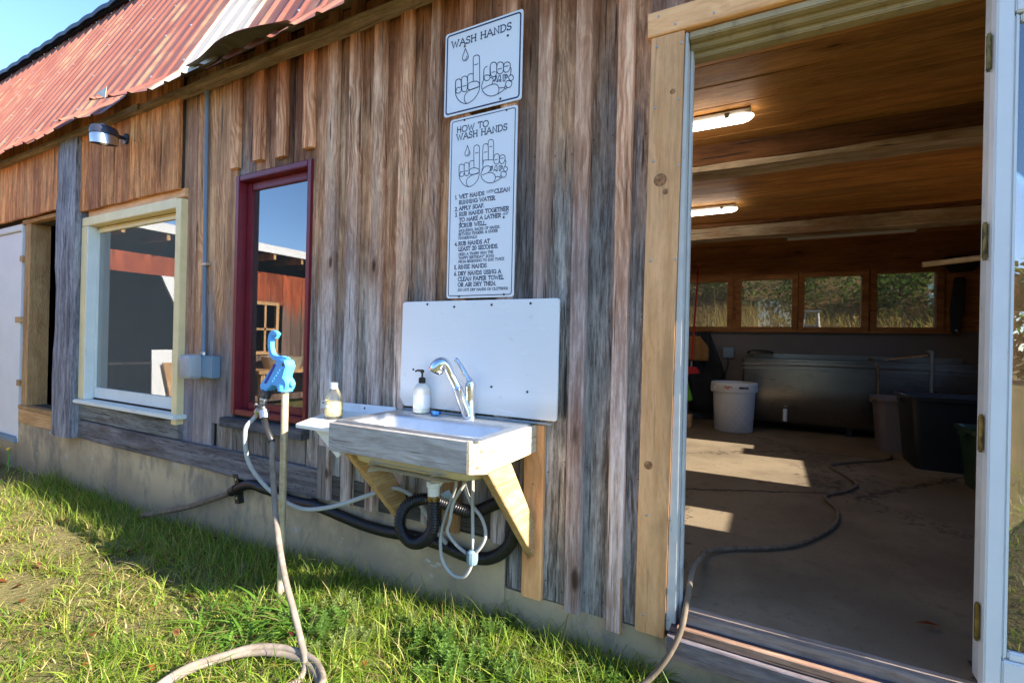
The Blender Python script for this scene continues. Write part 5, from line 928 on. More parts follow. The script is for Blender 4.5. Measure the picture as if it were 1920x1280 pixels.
# ribbed trap hose and drain line
def ribbed(name, pts, r, mat, parent, amp=.0034, per=.011, smooth_to=None):
    P = cr(pts, 8); d = [0]
    for a, b in zip(P[:-1], P[1:]): d.append(d[-1]+(b-a).length)
    n = int(d[-1]/per*3); Q = []; rr = []
    for i in range(n+1):
        s_ = d[-1]*i/n; j = min(max(np.searchsorted(d, s_)-1, 0), len(P)-2); k_ = (s_-d[j])/max(d[j+1]-d[j], 1e-6)
        Q.append(P[j].lerp(P[j+1], k_)); rr.append(r + amp*(1 if i % 3 == 0 else -.6))
    return obj(name, MB().tube(Q, rr, 12), mat, parent, smooth=True)
tr = thing('sink_trap', 'black ribbed trap hose looping under the sink drain', 'drain trap', (-1.3, -.2, .07))
ribbed('trap_hose', [(-1.222, -.225, .298), (-1.220, -.225, .22), (-1.228, -.222, .15), (-1.278, -.22, .095), (-1.345, -.215, .078), (-1.400, -.21, .11), (-1.418, -.20, .168), (-1.38, -.18, .228), (-1.305, -.15, .250), (-1.24, -.11, .225), (-1.15, -.075, .20), (-1.09, -.06, .215)], .0245, M['drainblack'], tr)
dr_ = thing('drain_pipe', 'thick black corrugated drain pipe running low along the barn wall', 'pipe', (-2.0, -.06, .0))
ribbed('pipe', [(-2.885, -.046, -.010), (-2.80, -.05, .028), (-2.735, -.056, .056), (-2.645, -.064, .076), (-2.56, -.064, .070), (-2.46, -.05, .055), (-2.37, -.055, .040), (-2.24, -.06, .042), (-2.10, -.066, .050), (-1.942, -.05, .024), (-1.80, -.04, .004), (-1.65, -.04, .002), (-1.50, -.04, .012), (-1.33, -.04, .012), (-1.181, -.045, -.004), (-1.058, -.05, .010), (-.965, -.055, .075), (-.925, -.06, .165), (-.94, -.06, .245), (-1.0, -.055, .262), (-1.09, -.055, .215)], .0265, M['drainblack'], dr_, .0016)
obj('outlet_hose', MB().tube(cr([(-2.86, -.046, .000), (-2.95, -.048, -.040), (-3.05, -.052, -.078), (-3.15, -.055, -.115), (-3.30, -.06, -.17), (-3.55, -.07, -.245), (-3.8, -.10, -.31)]), .017, 12), M['hosedark'], dr_, smooth=True, label='brown hose end running down into the grass')
for x in (-2.84, -2.16): obj('clamp_ring', MB().tube([(x-.010, -.048, .008 if x < -2.5 else .047), (x+.010, -.048, .017 if x < -2.5 else .047)], .0305, 14), M['black'], dr_, smooth=.6)
obj('strap', MB().prism([(-2.895, .095), (-2.845, .100), (-2.828, .045), (-2.835, .0), (-2.822, -.075), (-2.862, -.078), (-2.872, .0), (-2.866, .045)], -.038, -.0055, 'xz'), M['black'], dr_)
mb = MB()
for x, z in ((-2.858, .068), (-2.845, -.045)): mb.lathe([(.008, 0), (.008, .003), (.003, .004)], (x, -.038, z), 8, axis=(0, -1, 0))
obj('strap_screws', mb, M['screwlight'], dr_)

# ================================================================ soap, bottle
t = thing('soap_bottle', 'cloudy white pump soap bottle with black pump on sink rim', 'soap bottle', (-1.408, -.085, .609))
obj('bottle', MB().lathe([(.032, .609), (.038, .613), (.039, .63), (.039, .705), (.036, .722), (.026, .736), (.014, .743), (.013, .748)], (-1.408, -.085, 0), 20), M['soap'], t, smooth=.7)
obj('label', MB().lathe([(.0394, .632), (.0396, .634), (.0396, .692), (.0394, .694)], (-1.408, -.085, 0), 20), M['soaplabel'], t, smooth=.7)
p = obj('pump', MB().lathe([(.0155, .744), (.016, .748), (.016, .766), (.010, .770), (.0045, .772), (.0045, .790), (.009, .792), (.009, .803), (.004, .806)], (-1.408, -.085, 0), 14), M['black'], t, smooth=.6)
obj('nozzle', MB().tube([(-1.408, -.085, .800), (-1.430, -.092, .801), (-1.441, -.095, .796)], [.006, .005, .004], 8), M['black'], p)
t = thing('lemonade_bottle', 'clear plastic bottle with yellow label and white cap on shelf', 'bottle', (-1.79, -.25, .567))
obj('bottle', MB().lathe([(.030, .567), (.038, .571), (.040, .585), (.040, .650), (.038, .668), (.028, .690), (.019, .702), (.0165, .716), (.0165, .722)], (-1.79, -.25, 0), 20), M['clear'], t, smooth=.8)
obj('label', MB().lathe([(.0398, .582), (.0406, .583), (.0406, .648), (.0398, .649)], (-1.79, -.25, 0), 24), M['yellowlabel'], t, smooth=.8)
obj('cap', MB().lathe([(.0185, .706), (.0185, .709), (.0172, .711), (.0172, .732), (.0160, .734)], (-1.79, -.25, 0), 18), M['pvcwhite'], t, smooth=.5)
mb = MB(); word = 'LEMONADE'; flat = MB(); text(flat, word, -1.0, 0, 1.0, 1.0, 0, .16, serif=False)
fx, fy = Vector((-.42, -.907, 0)), Vector((.907, -.42, 0))      # wrap the word round the label, towards the lawn
mb.add([tuple(Vector((-1.79, -.25, 0)) + (fx*math.cos(a_)+fy*math.sin(a_))*.0411 + Vector((0, 0, .622+.011*z_))) for (u_, _, z_) in flat.v for a_ in (u_*.75,)], flat.f)
obj('lettering', mb, M['soaplabel'], t, fix=False, kind='stuff')
t = thing('blue_clip', 'little blue plastic clip lying on sink rim', 'clip', (-1.315, -.10, .609))
obj('clip_body', MB().tube(cr([(-1.345, -.10, .616), (-1.325, -.11, .615), (-1.305, -.10, .616), (-1.292, -.09, .620)]), [.005]*6+[.008]*7+[.005]*6, 8), M['blued'], t, smooth=True); obj('clip_wing', MB().prism([(-1.335, -.105), (-1.305, -.128), (-1.298, -.100)], .612, .626, 'xy'), M['blue'], t)
t = tag(obj('scrub_pad', MB().prism([(-1.905, -.20), (-1.835, -.225), (-1.825, -.175), (-1.885, -.15)], .567, .592, 'xy'), M['black'], bevel=.008), 'dark scouring pad lying on white shelf behind bottle', 'scouring pad')

# ================================================================ yard hydrant
HX, HY = -2.015, -.34
t = thing('yard_hydrant', 'blue frost-free yard hydrant on a galvanised standpipe', 'hydrant', (HX, HY, -.32))
obj('standpipe', MB().lathe([(.0165, -.42), (.0165, .684)], (HX, HY, 0), 16), M['galv'], t, smooth=.7)
obj('pipe_collar', MB().lathe([(.024, .684), (.034, .686), (.034, .706), (.030, .716)], (HX, HY, 0), 16), M['blue'], t, smooth=.5)
hd = [(-2.027, .838), (-1.990, .832), (-1.977, .806), (-1.990, .775), (-1.999, .752), (-1.984, .742), (-1.972, .722), (-1.978, .703), (-1.985, .692), (-2.040, .692), (-2.046, .706), (-2.078, .712), (-2.104, .695), (-2.122, .680), (-2.163, .684), (-2.170, .706), (-2.114, .765), (-2.052, .824)]
obj('head', MB().prism(hd, HY-.026, HY+.026, 'xz'), M['blue'], t, bevel=.004, smooth=.7)
obj('head_slot', MB().prism([(-2.135, .718), (-2.118, .716), (-2.048, .808), (-2.062, .814)], HY-.0275, HY-.0255, 'xz'), M['blued'], t)
mb = MB()
for i in range(7): mb.box(-2.078+i*.0125, -2.071+i*.0125, HY-.0285, HY-.0255, .728+i*.0135, .737+i*.0135)
obj('cast_marks', mb, M['blue'], t)
obj('set_screw', MB().lathe([(.012, 0), (.012, .012), (.006, .016)], (-1.973, HY, .722), 10, axis=(1, 0, .1)), M['blue'], t, smooth=.5)
hp = cr([(-2.000, HY, .822), (-2.030, HY, .838), (-2.075, HY, .838), (-2.108, HY, .852), (-2.124, HY, .885), (-2.126, HY, .930), (-2.116, HY, .953), (-2.096, HY, .958), (-2.076, HY, .942)], 4)
R = []
for i, p_ in enumerate(hp):
    a = hp[max(i-1, 0)]; b = hp[min(i+1, len(hp)-1)]; d = (b-a).normalized(); nn = Vector((-d.z, 0, d.x)); wd_ = .0125 + (.006 if i < 3 else 0) + (.003 if i > len(hp)-4 else 0)
    R.append([p_+nn*wd_+Vector((0, -.011, 0)), p_+nn*wd_*1.0+Vector((0, .011, 0)), p_-nn*wd_+Vector((0, .011, 0)), p_-nn*wd_+Vector((0, -.011, 0))])
h = obj('handle', MB().rings(R), M['blue'], t, bevel=.0035, smooth=.8)
obj('handle_hole', MB().lathe([(.005, 0), (.005, .002)], (-2.080, HY-.0105, .944), 10, axis=(0, -1, 0)), M['screw'], h)
obj('pivot_bolt', MB().lathe([(.008, 0), (.008, .004)], (-1.996, HY-.026, .812), 8, axis=(0, -1, 0)), M['screw'], t)
ax = Vector((-.16, -.12, -.98)).normalized(); c0 = Vector((-2.146, HY-.004, .690))
def along(l): return c0 + ax*l
obj('spout_coupling', MB().lathe([(.019, -.004), (.019, .01), (.027, .012), (.028, .020), (.026, .022), (.028, .030), (.027, .046), (.018, .048)], c0, 14, axis=ax), M['darkmetal'], t, smooth=.4)
sp = thing('hose_splitter', 'grey metal two-way hose splitter under the hydrant spout', 'hose splitter', tuple(along(.09)))
obj('splitter_neck', MB().lathe([(.019, .048), (.020, .058), (.016, .064), (.016, .078)], c0, 12, axis=ax), M['nickel'], sp, smooth=.5)
cL, cR = along(.080), along(.080)
dL, dR = Vector((-.62, -.05, -.78)).normalized(), Vector((.42, -.12, -.9)).normalized()
obj('splitter_leg', MB().lathe([(.014, -.01), (.015, .03), (.019, .034), (.019, .052), (.012, .056)], cL, 12, axis=dL), M['nickel'], sp, smooth=.5)
obj('splitter_leg', MB().lathe([(.014, -.01), (.016, .025), (.021, .03), (.021, .068), (.015, .07)], cR, 12, axis=dR), M['nickel'], sp, smooth=.5)
obj('valve_knob', MB().lathe([(.011, 0), (.012, .016), (.006, .018)], cL+dL*.012+Vector((-.004, -.014, .006)), 10, axis=(-.5, -.8, .3)), M['darkmetal'], sp, smooth=.5)
obj('valve_knob', MB().lathe([(.011, 0), (.012, .016), (.006, .018)], cR+dR*.012+Vector((.004, -.014, .004)), 10, axis=(.4, -.85, .2)), M['darkmetal'], sp, smooth=.5)
pL, pR = cL+dL*.054, cR+dR*.068
tag(obj('supply_line', MB().tube(cr([tuple(pL), tuple(pL+dL*.03), (-2.228, -.39, .500), (-2.240, -.385, .43), (-2.235, -.375, .345), (-2.205, -.355, .275), (-2.150, -.325, .205), (-2.06, -.29, .142), (-1.95, -.26, .118), (-1.80, -.22, .150), (-1.66, -.16, .205), (-1.55, -.10, .245), (-1.45, -.06, .20), (-1.36, -.05, .10), (-1.25, -.05, .0)]), .0105, 10), M['hosegrey'], smooth=True), 'thin grey hose curving from hydrant splitter to behind the sink brace', 'hose')
gh = cr([tuple(pR-dR*.004), tuple(pR+dR*.05), (-2.010, -.405, .45), (-1.985, -.42, .36), (-1.955, -.43, .25), (-1.905, -.455, .165), (-1.80, -.51, .065), (-1.690, -.56, -.03), (-1.60, -.59, -.11), (-1.525, -.615, -.185), (-1.46, -.645, -.235), (-1.44, -.69, -.262), (-1.47, -.76, -.268)])
t = thing('garden_hose', 'dusty tan garden hose hanging from hydrant and coiled on grass', 'hose', (-1.7, -.7, -.28))
obj('hose', MB().tube(gh, .0122, 12), M['hosetan'], t, smooth=True)
obj('hose_cuff', MB().tube([tuple(pR-dR*.002), tuple(pR+dR*.05), (-2.012, -.404, .455)], .0150, 12), M['darkmetal'], t, smooth=True)
def loop(off, dz, n): return [(-1.47+off, -.76-n, -.268), (-1.38, -.80-n, -.262+dz), (-1.31-off, -.76-n, -.245+dz), (-1.315-off*.5, -.705+off, -.232+dz), (-1.40, -.655+off, -.226+dz), (-1.50+off, -.640+off, -.224+dz), (-1.60, -.655+off, -.226+dz), (-1.70, -.700+off, -.232+dz), (-1.775+off, -.775+off, -.240+dz), (-1.82, -.87+off, -.25+dz), (-1.82, -.98+off, -.262+dz), (-1.75, -1.08, -.268+dz)]
obj('hose', MB().tube(cr(loop(0, -.012, 0)), .0122, 12), M['hosetan'], t, smooth=True)
obj('hose', MB().tube(cr(loop(.015, .001, .02)), .0122, 12), M['hosetan'], t, smooth=True)
t = tag(obj('doorway_hose', MB().tube(cr([(.95, 3.55, .014), (.867, 3.302, .014), (.612, 3.045, .014), (.43, 2.80, .014), (.45, 2.63, .014), (.535, 2.293, .014), (.459, 2.029, .014), (.315, 1.80, .014), (.348, 1.50, .014), (.292, 1.175, .014), (.135, .846, .014), (.0, .709, .014), (-.16, .60, .014), (-.245, .47, .03), (-.232, .25, .10), (-.240, .05, .125), (-.243, -.06, .06), (-.256, -.115, -.03), (-.300, -.150, -.125), (-.365, -.185, -.205), (-.46, -.26, -.252), (-.60, -.40, -.262)]), .0098, 12), M['hosedark'], smooth=True), 'brown hose snaking over the workshop floor and out past the door jamb', 'hose')

# ================================================================ electrical bits, lamp
t = thing('electrical_conduit', 'grey conduit pipe with weatherproof outlet box on wall boards', 'conduit', (-3.27, -.04, .67))
obj('conduit', MB().tube([(-3.290, -.018, 2.53), (-3.276, -.018, 1.6), (-3.262, -.018, .815)], .0125, 12), M['conduit'], t, smooth=.7)
obj('conduit_head', MB().lathe([(.012, -.02), (.020, .0), (.020, .06), (.012, .085)], (-3.290, -.022, 2.53), 10), M['conduit'], t, smooth=.6)
obj('conduit_strap', MB().box(-3.300, -3.235, -.033, -.001, 1.395, 1.410), M['galv'], t); obj('conduit_nut', MB().lathe([(.017, .806), (.018, .812), (.018, .830), (.014, .834)], (-3.262, -.020, 0), 8), M['nickel'], t)
bx = obj('outlet_box', MB().box(-3.305, -3.10, -.052, -.001, .668, .808), M['boxgrey'], t, bevel=.006)
obj('bubble_cover', MB().rings([rrect(-3.36, -3.22, .655, .815, .02, 0, 3)]) if False else MB().rings([[(x, y, z) for (x, z, _) in rrect(-3.375+m, -3.225-m, .655+m, .815-m, .022, 0, 3)] for y, m in ((-.053, 0), (-.085, .0), (-.112, .008), (-.122, .022))]), M['bubble'], bx, smooth=.6)
t = thing('barn_light', 'dusk-to-dawn barn light with silver reflector under the eave', 'wall lamp', (-4.22, -.15, 2.35))
c = (-4.215, -.205)
obj('lamp_housing', MB().lathe([(.075, 2.338), (.083, 2.342), (.084, 2.372), (.075, 2.396), (.05, 2.404)], (c[0], c[1], 0), 22), M['lampdark'], t, smooth=.5)
R = []
prof = [(.080, 2.338), (.082, 2.33), (.078, 2.268)]
mb = MB()
def hood(r_off): return [[(c[0]+(r+r_off)*math.cos(a), c[1]+(r+r_off)*math.sin(a), z if j < 2 else z + .028*(1-math.cos(a-rad(-40)))*.5) for a in [2*math.pi*k_/28 for k_ in range(28)]] for j, (r, z) in enumerate(prof)]
mb.rings(hood(0), False, False); mb.rings([list(reversed(r)) for r in hood(-.003)], False, False)
obj('reflector', mb, M['tank2'], t, smooth=True, fix=False)
obj('lamp_bulb', MB().lathe([(.022, 2.338), (.026, 2.31), (.022, 2.285), (.008, 2.277)], (c[0], c[1], 0), 12), M['pvcwhite'], t, smooth=True)
obj('lamp_arm', MB().tube([(-4.235, -.13, 2.375), (-4.26, -.06, 2.385)], .014, 10), M['lampdark'], t); obj('mount_plate', MB().lathe([(.04, 0), (.04, .012), (.02, .02)], (-4.262, -.050, 2.385), 12, axis=(0, -1, 0)), M['lampdark'], t, smooth=.5)
obj('photo_cell', MB().lathe([(.018, 2.40), (.018, 2.425), (.012, 2.43)], (c[0]-.02, c[1], 0), 10), M['boxgrey'], t, smooth=.5)

# ================================================================ inside the workshop
def led(x0, x1, y, z, lab, grp):
    t = thing('ceiling_light', lab, 'ceiling light', ((x0+x1)/2, y, z), grp)
    obj('lamp_body', MB().box(x0, x1, y-.03, y+.03, z+.030, z+.062), M['pvcwhite'], t, bevel=.004)
    R = []
    for x, k_ in ((x0-.012, .3), (x0+.01, .8), (x0+.04, 1), (x1-.04, 1), (x1-.01, .8), (x1+.012, .3)): R.append([(x, y+math.cos(a)*.036*k_, z+.03-math.sin(a)*.034*k_) for a in np.linspace(0, math.pi, 9)])
    obj('diffuser', MB().rings(R), M['led'], t, smooth=.8)
    for x in (x0+.12, x1-.12): box('clip', x-.012, x+.012, y-.037, y-.031, z+.02, z+.05, M['pvcgrey'], t)
led(-1.30, -.125, 1.10, 2.185, 'lit white strip light on the wooden ceiling near the doorway', 'strip lights on the workshop ceiling')
led(-1.50, -.315, 3.02, 2.185, 'lit white strip light on the ceiling between the two rough beams', 'strip lights on the workshop ceiling')
t = thing('ceiling_light', 'unlit grey fluorescent fitting above the row of back windows', 'ceiling light', (.75, 4.45, 2.2), 'strip lights on the workshop ceiling')
obj('lamp_body', MB().prism([(4.36, 2.19), (4.40, 2.25), (4.50, 2.25), (4.54, 2.19)], .10, 1.30, 'yz'), M['pvcgrey'], t)
for y in (4.42, 4.48): obj('tube', MB().tube([(.13, y, 2.178), (1.27, y, 2.178)], .0125, 8), M['pvcwhite'], t, smooth=.8)
# long steel wash tank
t = thing('wash_tank', 'long stainless steel wash tank against the back wall', 'wash tank', (.76, 4.7, 0))
R = [rrect(-.30+m, 1.80-m, 4.44+m*.6, 4.95-m*.4, r, z, 4) for z, m, r in ((.815, -.010, .03), (.795, -.010, .03), (.790, 0, .03), (.50, .0, .035), (.14, .012, .04), (.10, .05, .04))]
obj('tank_body', MB().rings(R, False, True), M['tank'], t, smooth=rad(45))
R = [rrect(-.30+m, 1.80-m, 4.44+m, 4.95-m, .03, z, 4) for z, m in ((.816, -.010), (.820, 0), (.816, .02), (.2, .04))]
obj('tank_inner', MB().rings(R, False, True), M['tank'], t, smooth=rad(45), fix=False)
obj('tank_lip', MB().box(-.305, 1.80, 4.425, 4.438, .70, .712), M['tank'], t, bevel=.003)
obj('tank_rail', MB().tube([(-.30, 4.432, .75), (1.80, 4.432, .75)], .007, 8), M['tank'], t, smooth=.8)
obj('tank_rail', MB().box(-.20, 1.78, 4.94, 4.96, .812, .872), M['tank'], t)
for x in (-.2, .75, 1.7):
    for y_ in (4.52, 4.88): obj('leg', MB().box(x-.025, x+.025, y_-.025, y_+.025, 0, .099), M['black'], t)
obj('drain_stub', MB().lathe([(.022, .125), (.022, .26)], (.142, 4.40, 0), 12), M['pvcwhite'], t, smooth=.7)
obj('standpipe', MB().tube(cr([(1.42, 4.44, .30), (1.42, 4.44, .86), (1.42, 4.46, .93), (1.42, 4.60, .94)]), .018, 8), M['pvcgrey'], t, smooth=.8)
tag(obj('fill_hose', MB().tube(cr([(.93, 4.60, .845), (.95, 4.48, .835), (.98, 4.425, .74), (.985, 4.42, .5), (1.0, 4.40, .25), (1.08, 4.28, .02)]), .014, 8), M['hosedark'], smooth=True), 'dark hose draped over the front of the steel wash tank', 'hose')
tag(obj('folded_tarp', MB().rings([[(x, y, z) for x, y, z in rrect(-.27+m, .02-m, 4.60+m, 4.86-m, .05, z_, 3)] for z_, m in ((.873, 0), (.90, .01), (.915, .06))]), M['black'], smooth=.7), 'dark folded cover on the left end of wash tank', 'cover')
t = tag(obj('roller_stick', MB().tube([(1.05, 4.55, .84), (1.40, 4.50, .90)], .008, 6), M['fir'], smooth=.8), 'thin wooden stick lying on the right end of wash tank', 'stick')
# white bin
BX, BY_ = -.372, 4.19
t = thing('waste_bin', 'round white plastic bin with BRUTE lettering on the workshop floor', 'bin', (BX, BY_, 0))
R = []
for r, z in ((.192, 0), (.200, .012), (.220, .44), (.236, .445), (.240, .50), (.243, .525), (.236, .545), (.228, .545), (.225, .50), (.19, .03)): R.append([(BX+r*math.cos(2*math.pi*k_/32), BY_+r*math.sin(2*math.pi*k_/32), z) for k_ in range(32)])
obj('bin_body', MB().rings(R, True, True), M['binwhite'], t, smooth=rad(50), fix=False)
for a in (200, 20): obj('handle', MB().tube(cr([(BX+.232*math.cos(rad(a+d)), BY_+.232*math.sin(rad(a+d)), z) for d, z in ((-14, .50), (-12, .46), (0, .442), (12, .46), (14, .50))]), .013, 8), M['binwhite'], t, smooth=True)
def wrap(mb_, flat_, c_, r_, a0, zc, kx, kz):
    return mb_.add([(c_[0]+r_*math.cos(a0+u*kx), c_[1]+r_*math.sin(a0+u*kx), zc+z*kz) for u, _, z in flat_.v], flat_.f)
f_ = MB(); text(f_, 'BRUTE', -1, 0, 1, 1, 0, .24, serif=False); obj('lettering', wrap(MB(), f_, (BX, BY_), .2425, rad(-62), .488, .20, .018), M['screw'], t, fix=False, kind='stuff')
f_ = MB(); [stroke(f_, q, .22, 0) for q in ([(-1, .1), (-.6, 1), (-.2, .1), (.1, .9)], [(-.1, .3), (.5, .9), (1, .2)], [(-.6, -.3), (.4, -.35)])]; obj('lettering', wrap(MB(), f_, (BX, BY_), .2425, rad(-100), .490, .17, .022), M['redplastic'], t, fix=False, kind='stuff', label='small red marks on the bin')
mb = MB()
for i in range(9):
    for j in range(3): mb.lathe([(.004, 0), (.004, .001)], (BX+.214*math.cos(rad(-88+j*17+(i % 2)*8)), BY_+.214*math.sin(rad(-88+j*17+(i % 2)*8)), .06+i*.042), 5, axis=(math.cos(rad(-88+j*17)), math.sin(rad(-88+j*17)), 0))
obj('bin_specks', mb, M['hosedark'], t, kind='stuff')
# tubs
def tub(name, lab, cat, x, y, w_, d, h, mat, grp=None, taper=.86, rim=.022):
    t = thing(name, lab, cat, (x, y, 0), grp); R = []
    for s_, z, e in ((taper, 0, 0), (1, h-.03, 0), (1, h-.03, rim), (1, h, rim), (1, h, rim-.012), (.97, h-.03, 0), (taper*.96, .02, 0)): R.append(rrect(x-w_/2*s_-e, x+w_/2*s_+e, y-d/2*s_-e, y+d/2*s_+e, .05, z, 4))
    obj('tub_body', MB().rings(R, True, True), M[mat], t, smooth=rad(40), fix=False)
    for s_ in (-1, 1): obj('handle', MB().box(x+s_*(w_/2+rim-.004), x+s_*(w_/2+rim+.012), y-.07, y+.07, h-.06, h-.03), M[mat], t, bevel=.004)
    return t
tub('storage_tub', 'tall pale grey tub standing behind the black tub', 'tub', 1.10, 3.98, .42, .40, .50, 'greytub', 'plastic tubs on the workshop floor')
tub('storage_tub', 'large black tub with shiny rim beside the doorway', 'tub', 1.42, 3.36, .86, .55, .58, 'black', 'plastic tubs on the workshop floor', .9)
tub('storage_tub', 'dark green tub half hidden behind the right door jamb', 'tub', 1.43, 2.62, .46, .40, .42, 'greentote', 'plastic tubs on the workshop floor')
# wall things at the far left: broom, shovel brush, aprons
t = thing('push_broom', 'broom with orange-tipped handle and red head leaning at the left wall', 'broom', (-.93, 4.3, .62))
obj('handle', MB().tube([(-.875, 4.93, 2.0), (-.855, 4.35, .78)], .011, 8), M['redplastic'], t); obj('grip', MB().tube([(-.877, 4.945, 2.03), (-.875, 4.92, 1.90)], .015, 8), M['orange'], t)
obj('broom_head', MB().prism([(-.97, .70), (-.79, .69), (-.755, .62), (-.94, .60)], 4.28, 4.36, 'xz'), M['redplastic'], t, bevel=.006); obj('ferrule', MB().lathe([(.012, .69), (.012, .76)], (-.856, 4.33, 0), 8), M['nickel'], t)
t = thing('dust_pan', 'lime green long-handled dustpan hanging at the left of the workshop', 'dustpan', (-1.0, 4.25, .3))
obj('pan', MB().prism([(-1.04, .60), (-.90, .57), (-.82, .30), (-1.0, .25)], 4.22, 4.30, 'xz'), M['greenplastic'], t, bevel=.01); obj('handle', MB().tube([(-1.03, 4.28, .6), (-1.0, 4.5, 1.1)], .014, 8), M['greenplastic'], t)
t = thing('hanging_aprons', 'dark rubber aprons hanging on a hook beside the broom', 'apron', (-.85, 4.75, .2))
def drape(name, x0, x1, z0, z1, y, mat, fold=.03, sk=.1):
    R = []
    for j in range(9):
        v_ = j/8; z = z1+(z0-z1)*v_; row = []
        wd_ = (x1-x0)/2*(.35+.65*min(1, v_*2.2)); cx_ = (x0+x1)/2+sk*v_
        for i in range(13):
            u_ = i/12*2-1; row.append((cx_+u_*wd_, y-.05-fold*math.sin(u_*9+v_*2)*(.3+v_), z))
        for i in range(12, -1, -1):
            u_ = i/12*2-1; row.append((cx_+u_*wd_, y-.035-fold*math.sin(u_*9+v_*2)*(.3+v_), z))
        R.append(row)
    return obj(name, MB().rings(R), M[mat], t, smooth=True)
drape('apron', -1.0, -.56, .10, 1.12, 4.85, 'cloth', sk=.06); drape('cap', -1.02, -.70, .76, 1.07, 4.70, 'ochre', .012, 0)
tag(obj('wood_block', MB().box(-1.02, -.80, 4.0, 4.14, 0, .15), M['fir_x'], bevel=.004), 'short block of lumber on floor at the left edge of the doorway', 'wood block')
# power outlet with cord, hanging paddle, loose pipe
t = thing('wall_outlet', 'dark outlet box with cord on the back wall above the bin', 'outlet', (-.50, 4.98, .78))
obj('outlet_plate', MB().box(-.555, -.430, 4.955, 4.997, .80, .935), M['boxgrey'], t, bevel=.006); obj('cord', MB().tube(cr([(-.50, 4.96, .80), (-.50, 4.95, .7), (-.54, 4.95, .55), (-.53, 4.95, .4)]), .006, 6), M['black'], t)
t = thing('hanging_paddle', 'long black paddle-like tool hanging on the wall right of windows', 'paddle', (1.66, 4.9, 1.15))
obj('blade', MB().prism([(1.70, 1.74), (1.79, 1.74), (1.79, 1.45), (1.75, 1.15), (1.68, 1.13), (1.67, 1.40)], 4.92, 4.96, 'xz'), M['black'], t, bevel=.01); obj('bracket', MB().prism([(1.60, 1.96), (1.92, 1.97), (1.86, 1.80), (1.66, 1.79)], 4.90, 4.97, 'xz'), M['black'], t, bevel=.012); obj('rivet', MB().lathe([(.012, 0), (.012, .004)], (1.72, 4.918, 1.17), 8, axis=(0, -1, 0)), M['screwlight'], t)
tag(obj('wooden_pole', MB().tube([(1.13, 3.52, 1.690), (1.98, 3.50, 1.770)], .024, 10), M['fir_x'], smooth=.8), 'loose pale wooden pole sticking out from the right wall', 'pole')
# boards leaning at the red barn doorway across the yard (mirrored in the cream window)
def lean(y0, y1, zt, x, mat, lab, sk=0.0):
    return tag(obj('leaning_board', MB().add([(x, y0, -.38), (x, y1, -.38), (x-.16, y1+sk, zt), (x-.16, y0+sk, zt), (x-.03, y0, -.38), (x-.03, y1, -.38), (x-.19, y1+sk, zt), (x-.19, y0+sk, zt)], [(0, 1, 2, 3), (7, 6, 5, 4), (0, 4, 5, 1), (1, 5, 6, 2), (2, 6, 7, 3), (3, 7, 4, 0)]), M[mat]), lab, 'board', 'boards leaning at the red barn')
lean(-2.22, -1.94, .70, -8.22, 'whitepaint', 'white panel leaning at the red barn, mirrored low in the cream window', -.06)
lean(-2.36, -2.20, .50, -8.10, 'fir', 'narrow brown plank leaning in front of the white panel', .10)
lean(-2.62, -2.40, .40, -8.16, 'fir', 'short wide plank leaning lowest at the red barn', .04)
# ================================================================ the red wing of the barn across the yard (seen in the window panes)
wing = thing('red_barn', 'old red barn wing across the yard, mirrored in the window panes', 'barn', (-9.0, -4.6, -.4))
WX = -8.5
y = -.75
while y > -8.6:
    b = y - random.choice((.19, .22, .25))
    if not (-2.55 < (y+b)/2 < -1.1):
        v = random.uniform(.8, 1.15); z0 = -.3
        if -4.16 < (y+b)/2 < -3.66: board('wall_plank', b+.002, y-.002, -.3, .62, WX-.0, WX-.03, M['redwood'], wing, 'z') if False else None
        for za, zb in (((-.3, .62), (1.56, 2.16)) if -4.16 < (y+b)/2 < -3.66 else ((z0, 2.16),)):
            obj('wall_plank', MB().box(WX-.03, WX+random.uniform(-.003, .003), b+.003, y-.003, za, zb), M['redwood'], wing, tint=T(v, v, v))
    y = b
box('lintel', WX-.05, WX+.02, -2.60, -1.05, 1.86, 2.16, M['redwood'], wing)
obj('door_brace', MB().prism([(-2.55, 1.86), (-2.55, .6), (-2.45, 1.2), (-2.15, 1.86)], WX-.02, WX+.03, 'yz'), M['hdpe'], wing)
box('back_wall', -12.2, -12.1, -8.6, -.7, -.4, 2.6, M['darkwall'], wing); box('end_wall', -12.1, WX-.04, -8.6, -8.55, -.4, 2.5, M['redwood'], wing); box('end_wall', -12.1, WX-.04, -.72, -.68, -.4, 2.5, M['redwood'], wing)
f = obj('window', MB().box(WX-.03, WX+.03, -4.18, -4.12, .60, 1.60).box(WX-.03, WX+.03, -3.70, -3.64, .60, 1.60).box(WX-.03, WX+.03, -4.12, -3.70, 1.54, 1.60).box(WX-.03, WX+.03, -4.12, -3.70, .60, .66).box(WX-.02, WX+.01, -4.12, -3.70, 1.06, 1.10).box(WX-.02, WX+.01, -3.93, -3.89, .66, 1.54), M['fir'], wing)
obj('roof', MB().prism([(-8.06, 2.50), (-8.06, 2.605), (-12.6, 2.45), (-12.6, 2.35)], -8.8, -.62, 'xz'), M['roofdark'], wing)
box('fascia', -8.05, -8.02, -8.8, -.62, 2.46, 2.60, M['whitepaint'], wing)
for i in range(14): box('rafter_tail', -8.9, -8.06, -.9-i*.58, -.85-i*.58, 2.36, 2.48, M['fir'], wing)
t = thing('work_bench', 'rough wooden bench standing against the red barn wall', 'bench', (-7.9, -4.3, -.4))
box('bench_top', -8.35, -7.6, -5.2, -3.2, .30, .36, M['fir'], t); 
for x in (-8.28, -7.68):
    for y in (-5.1, -3.3): box('leg', x-.04, x+.04, y-.04, y+.04, -.40, .299, M['fir'], t)
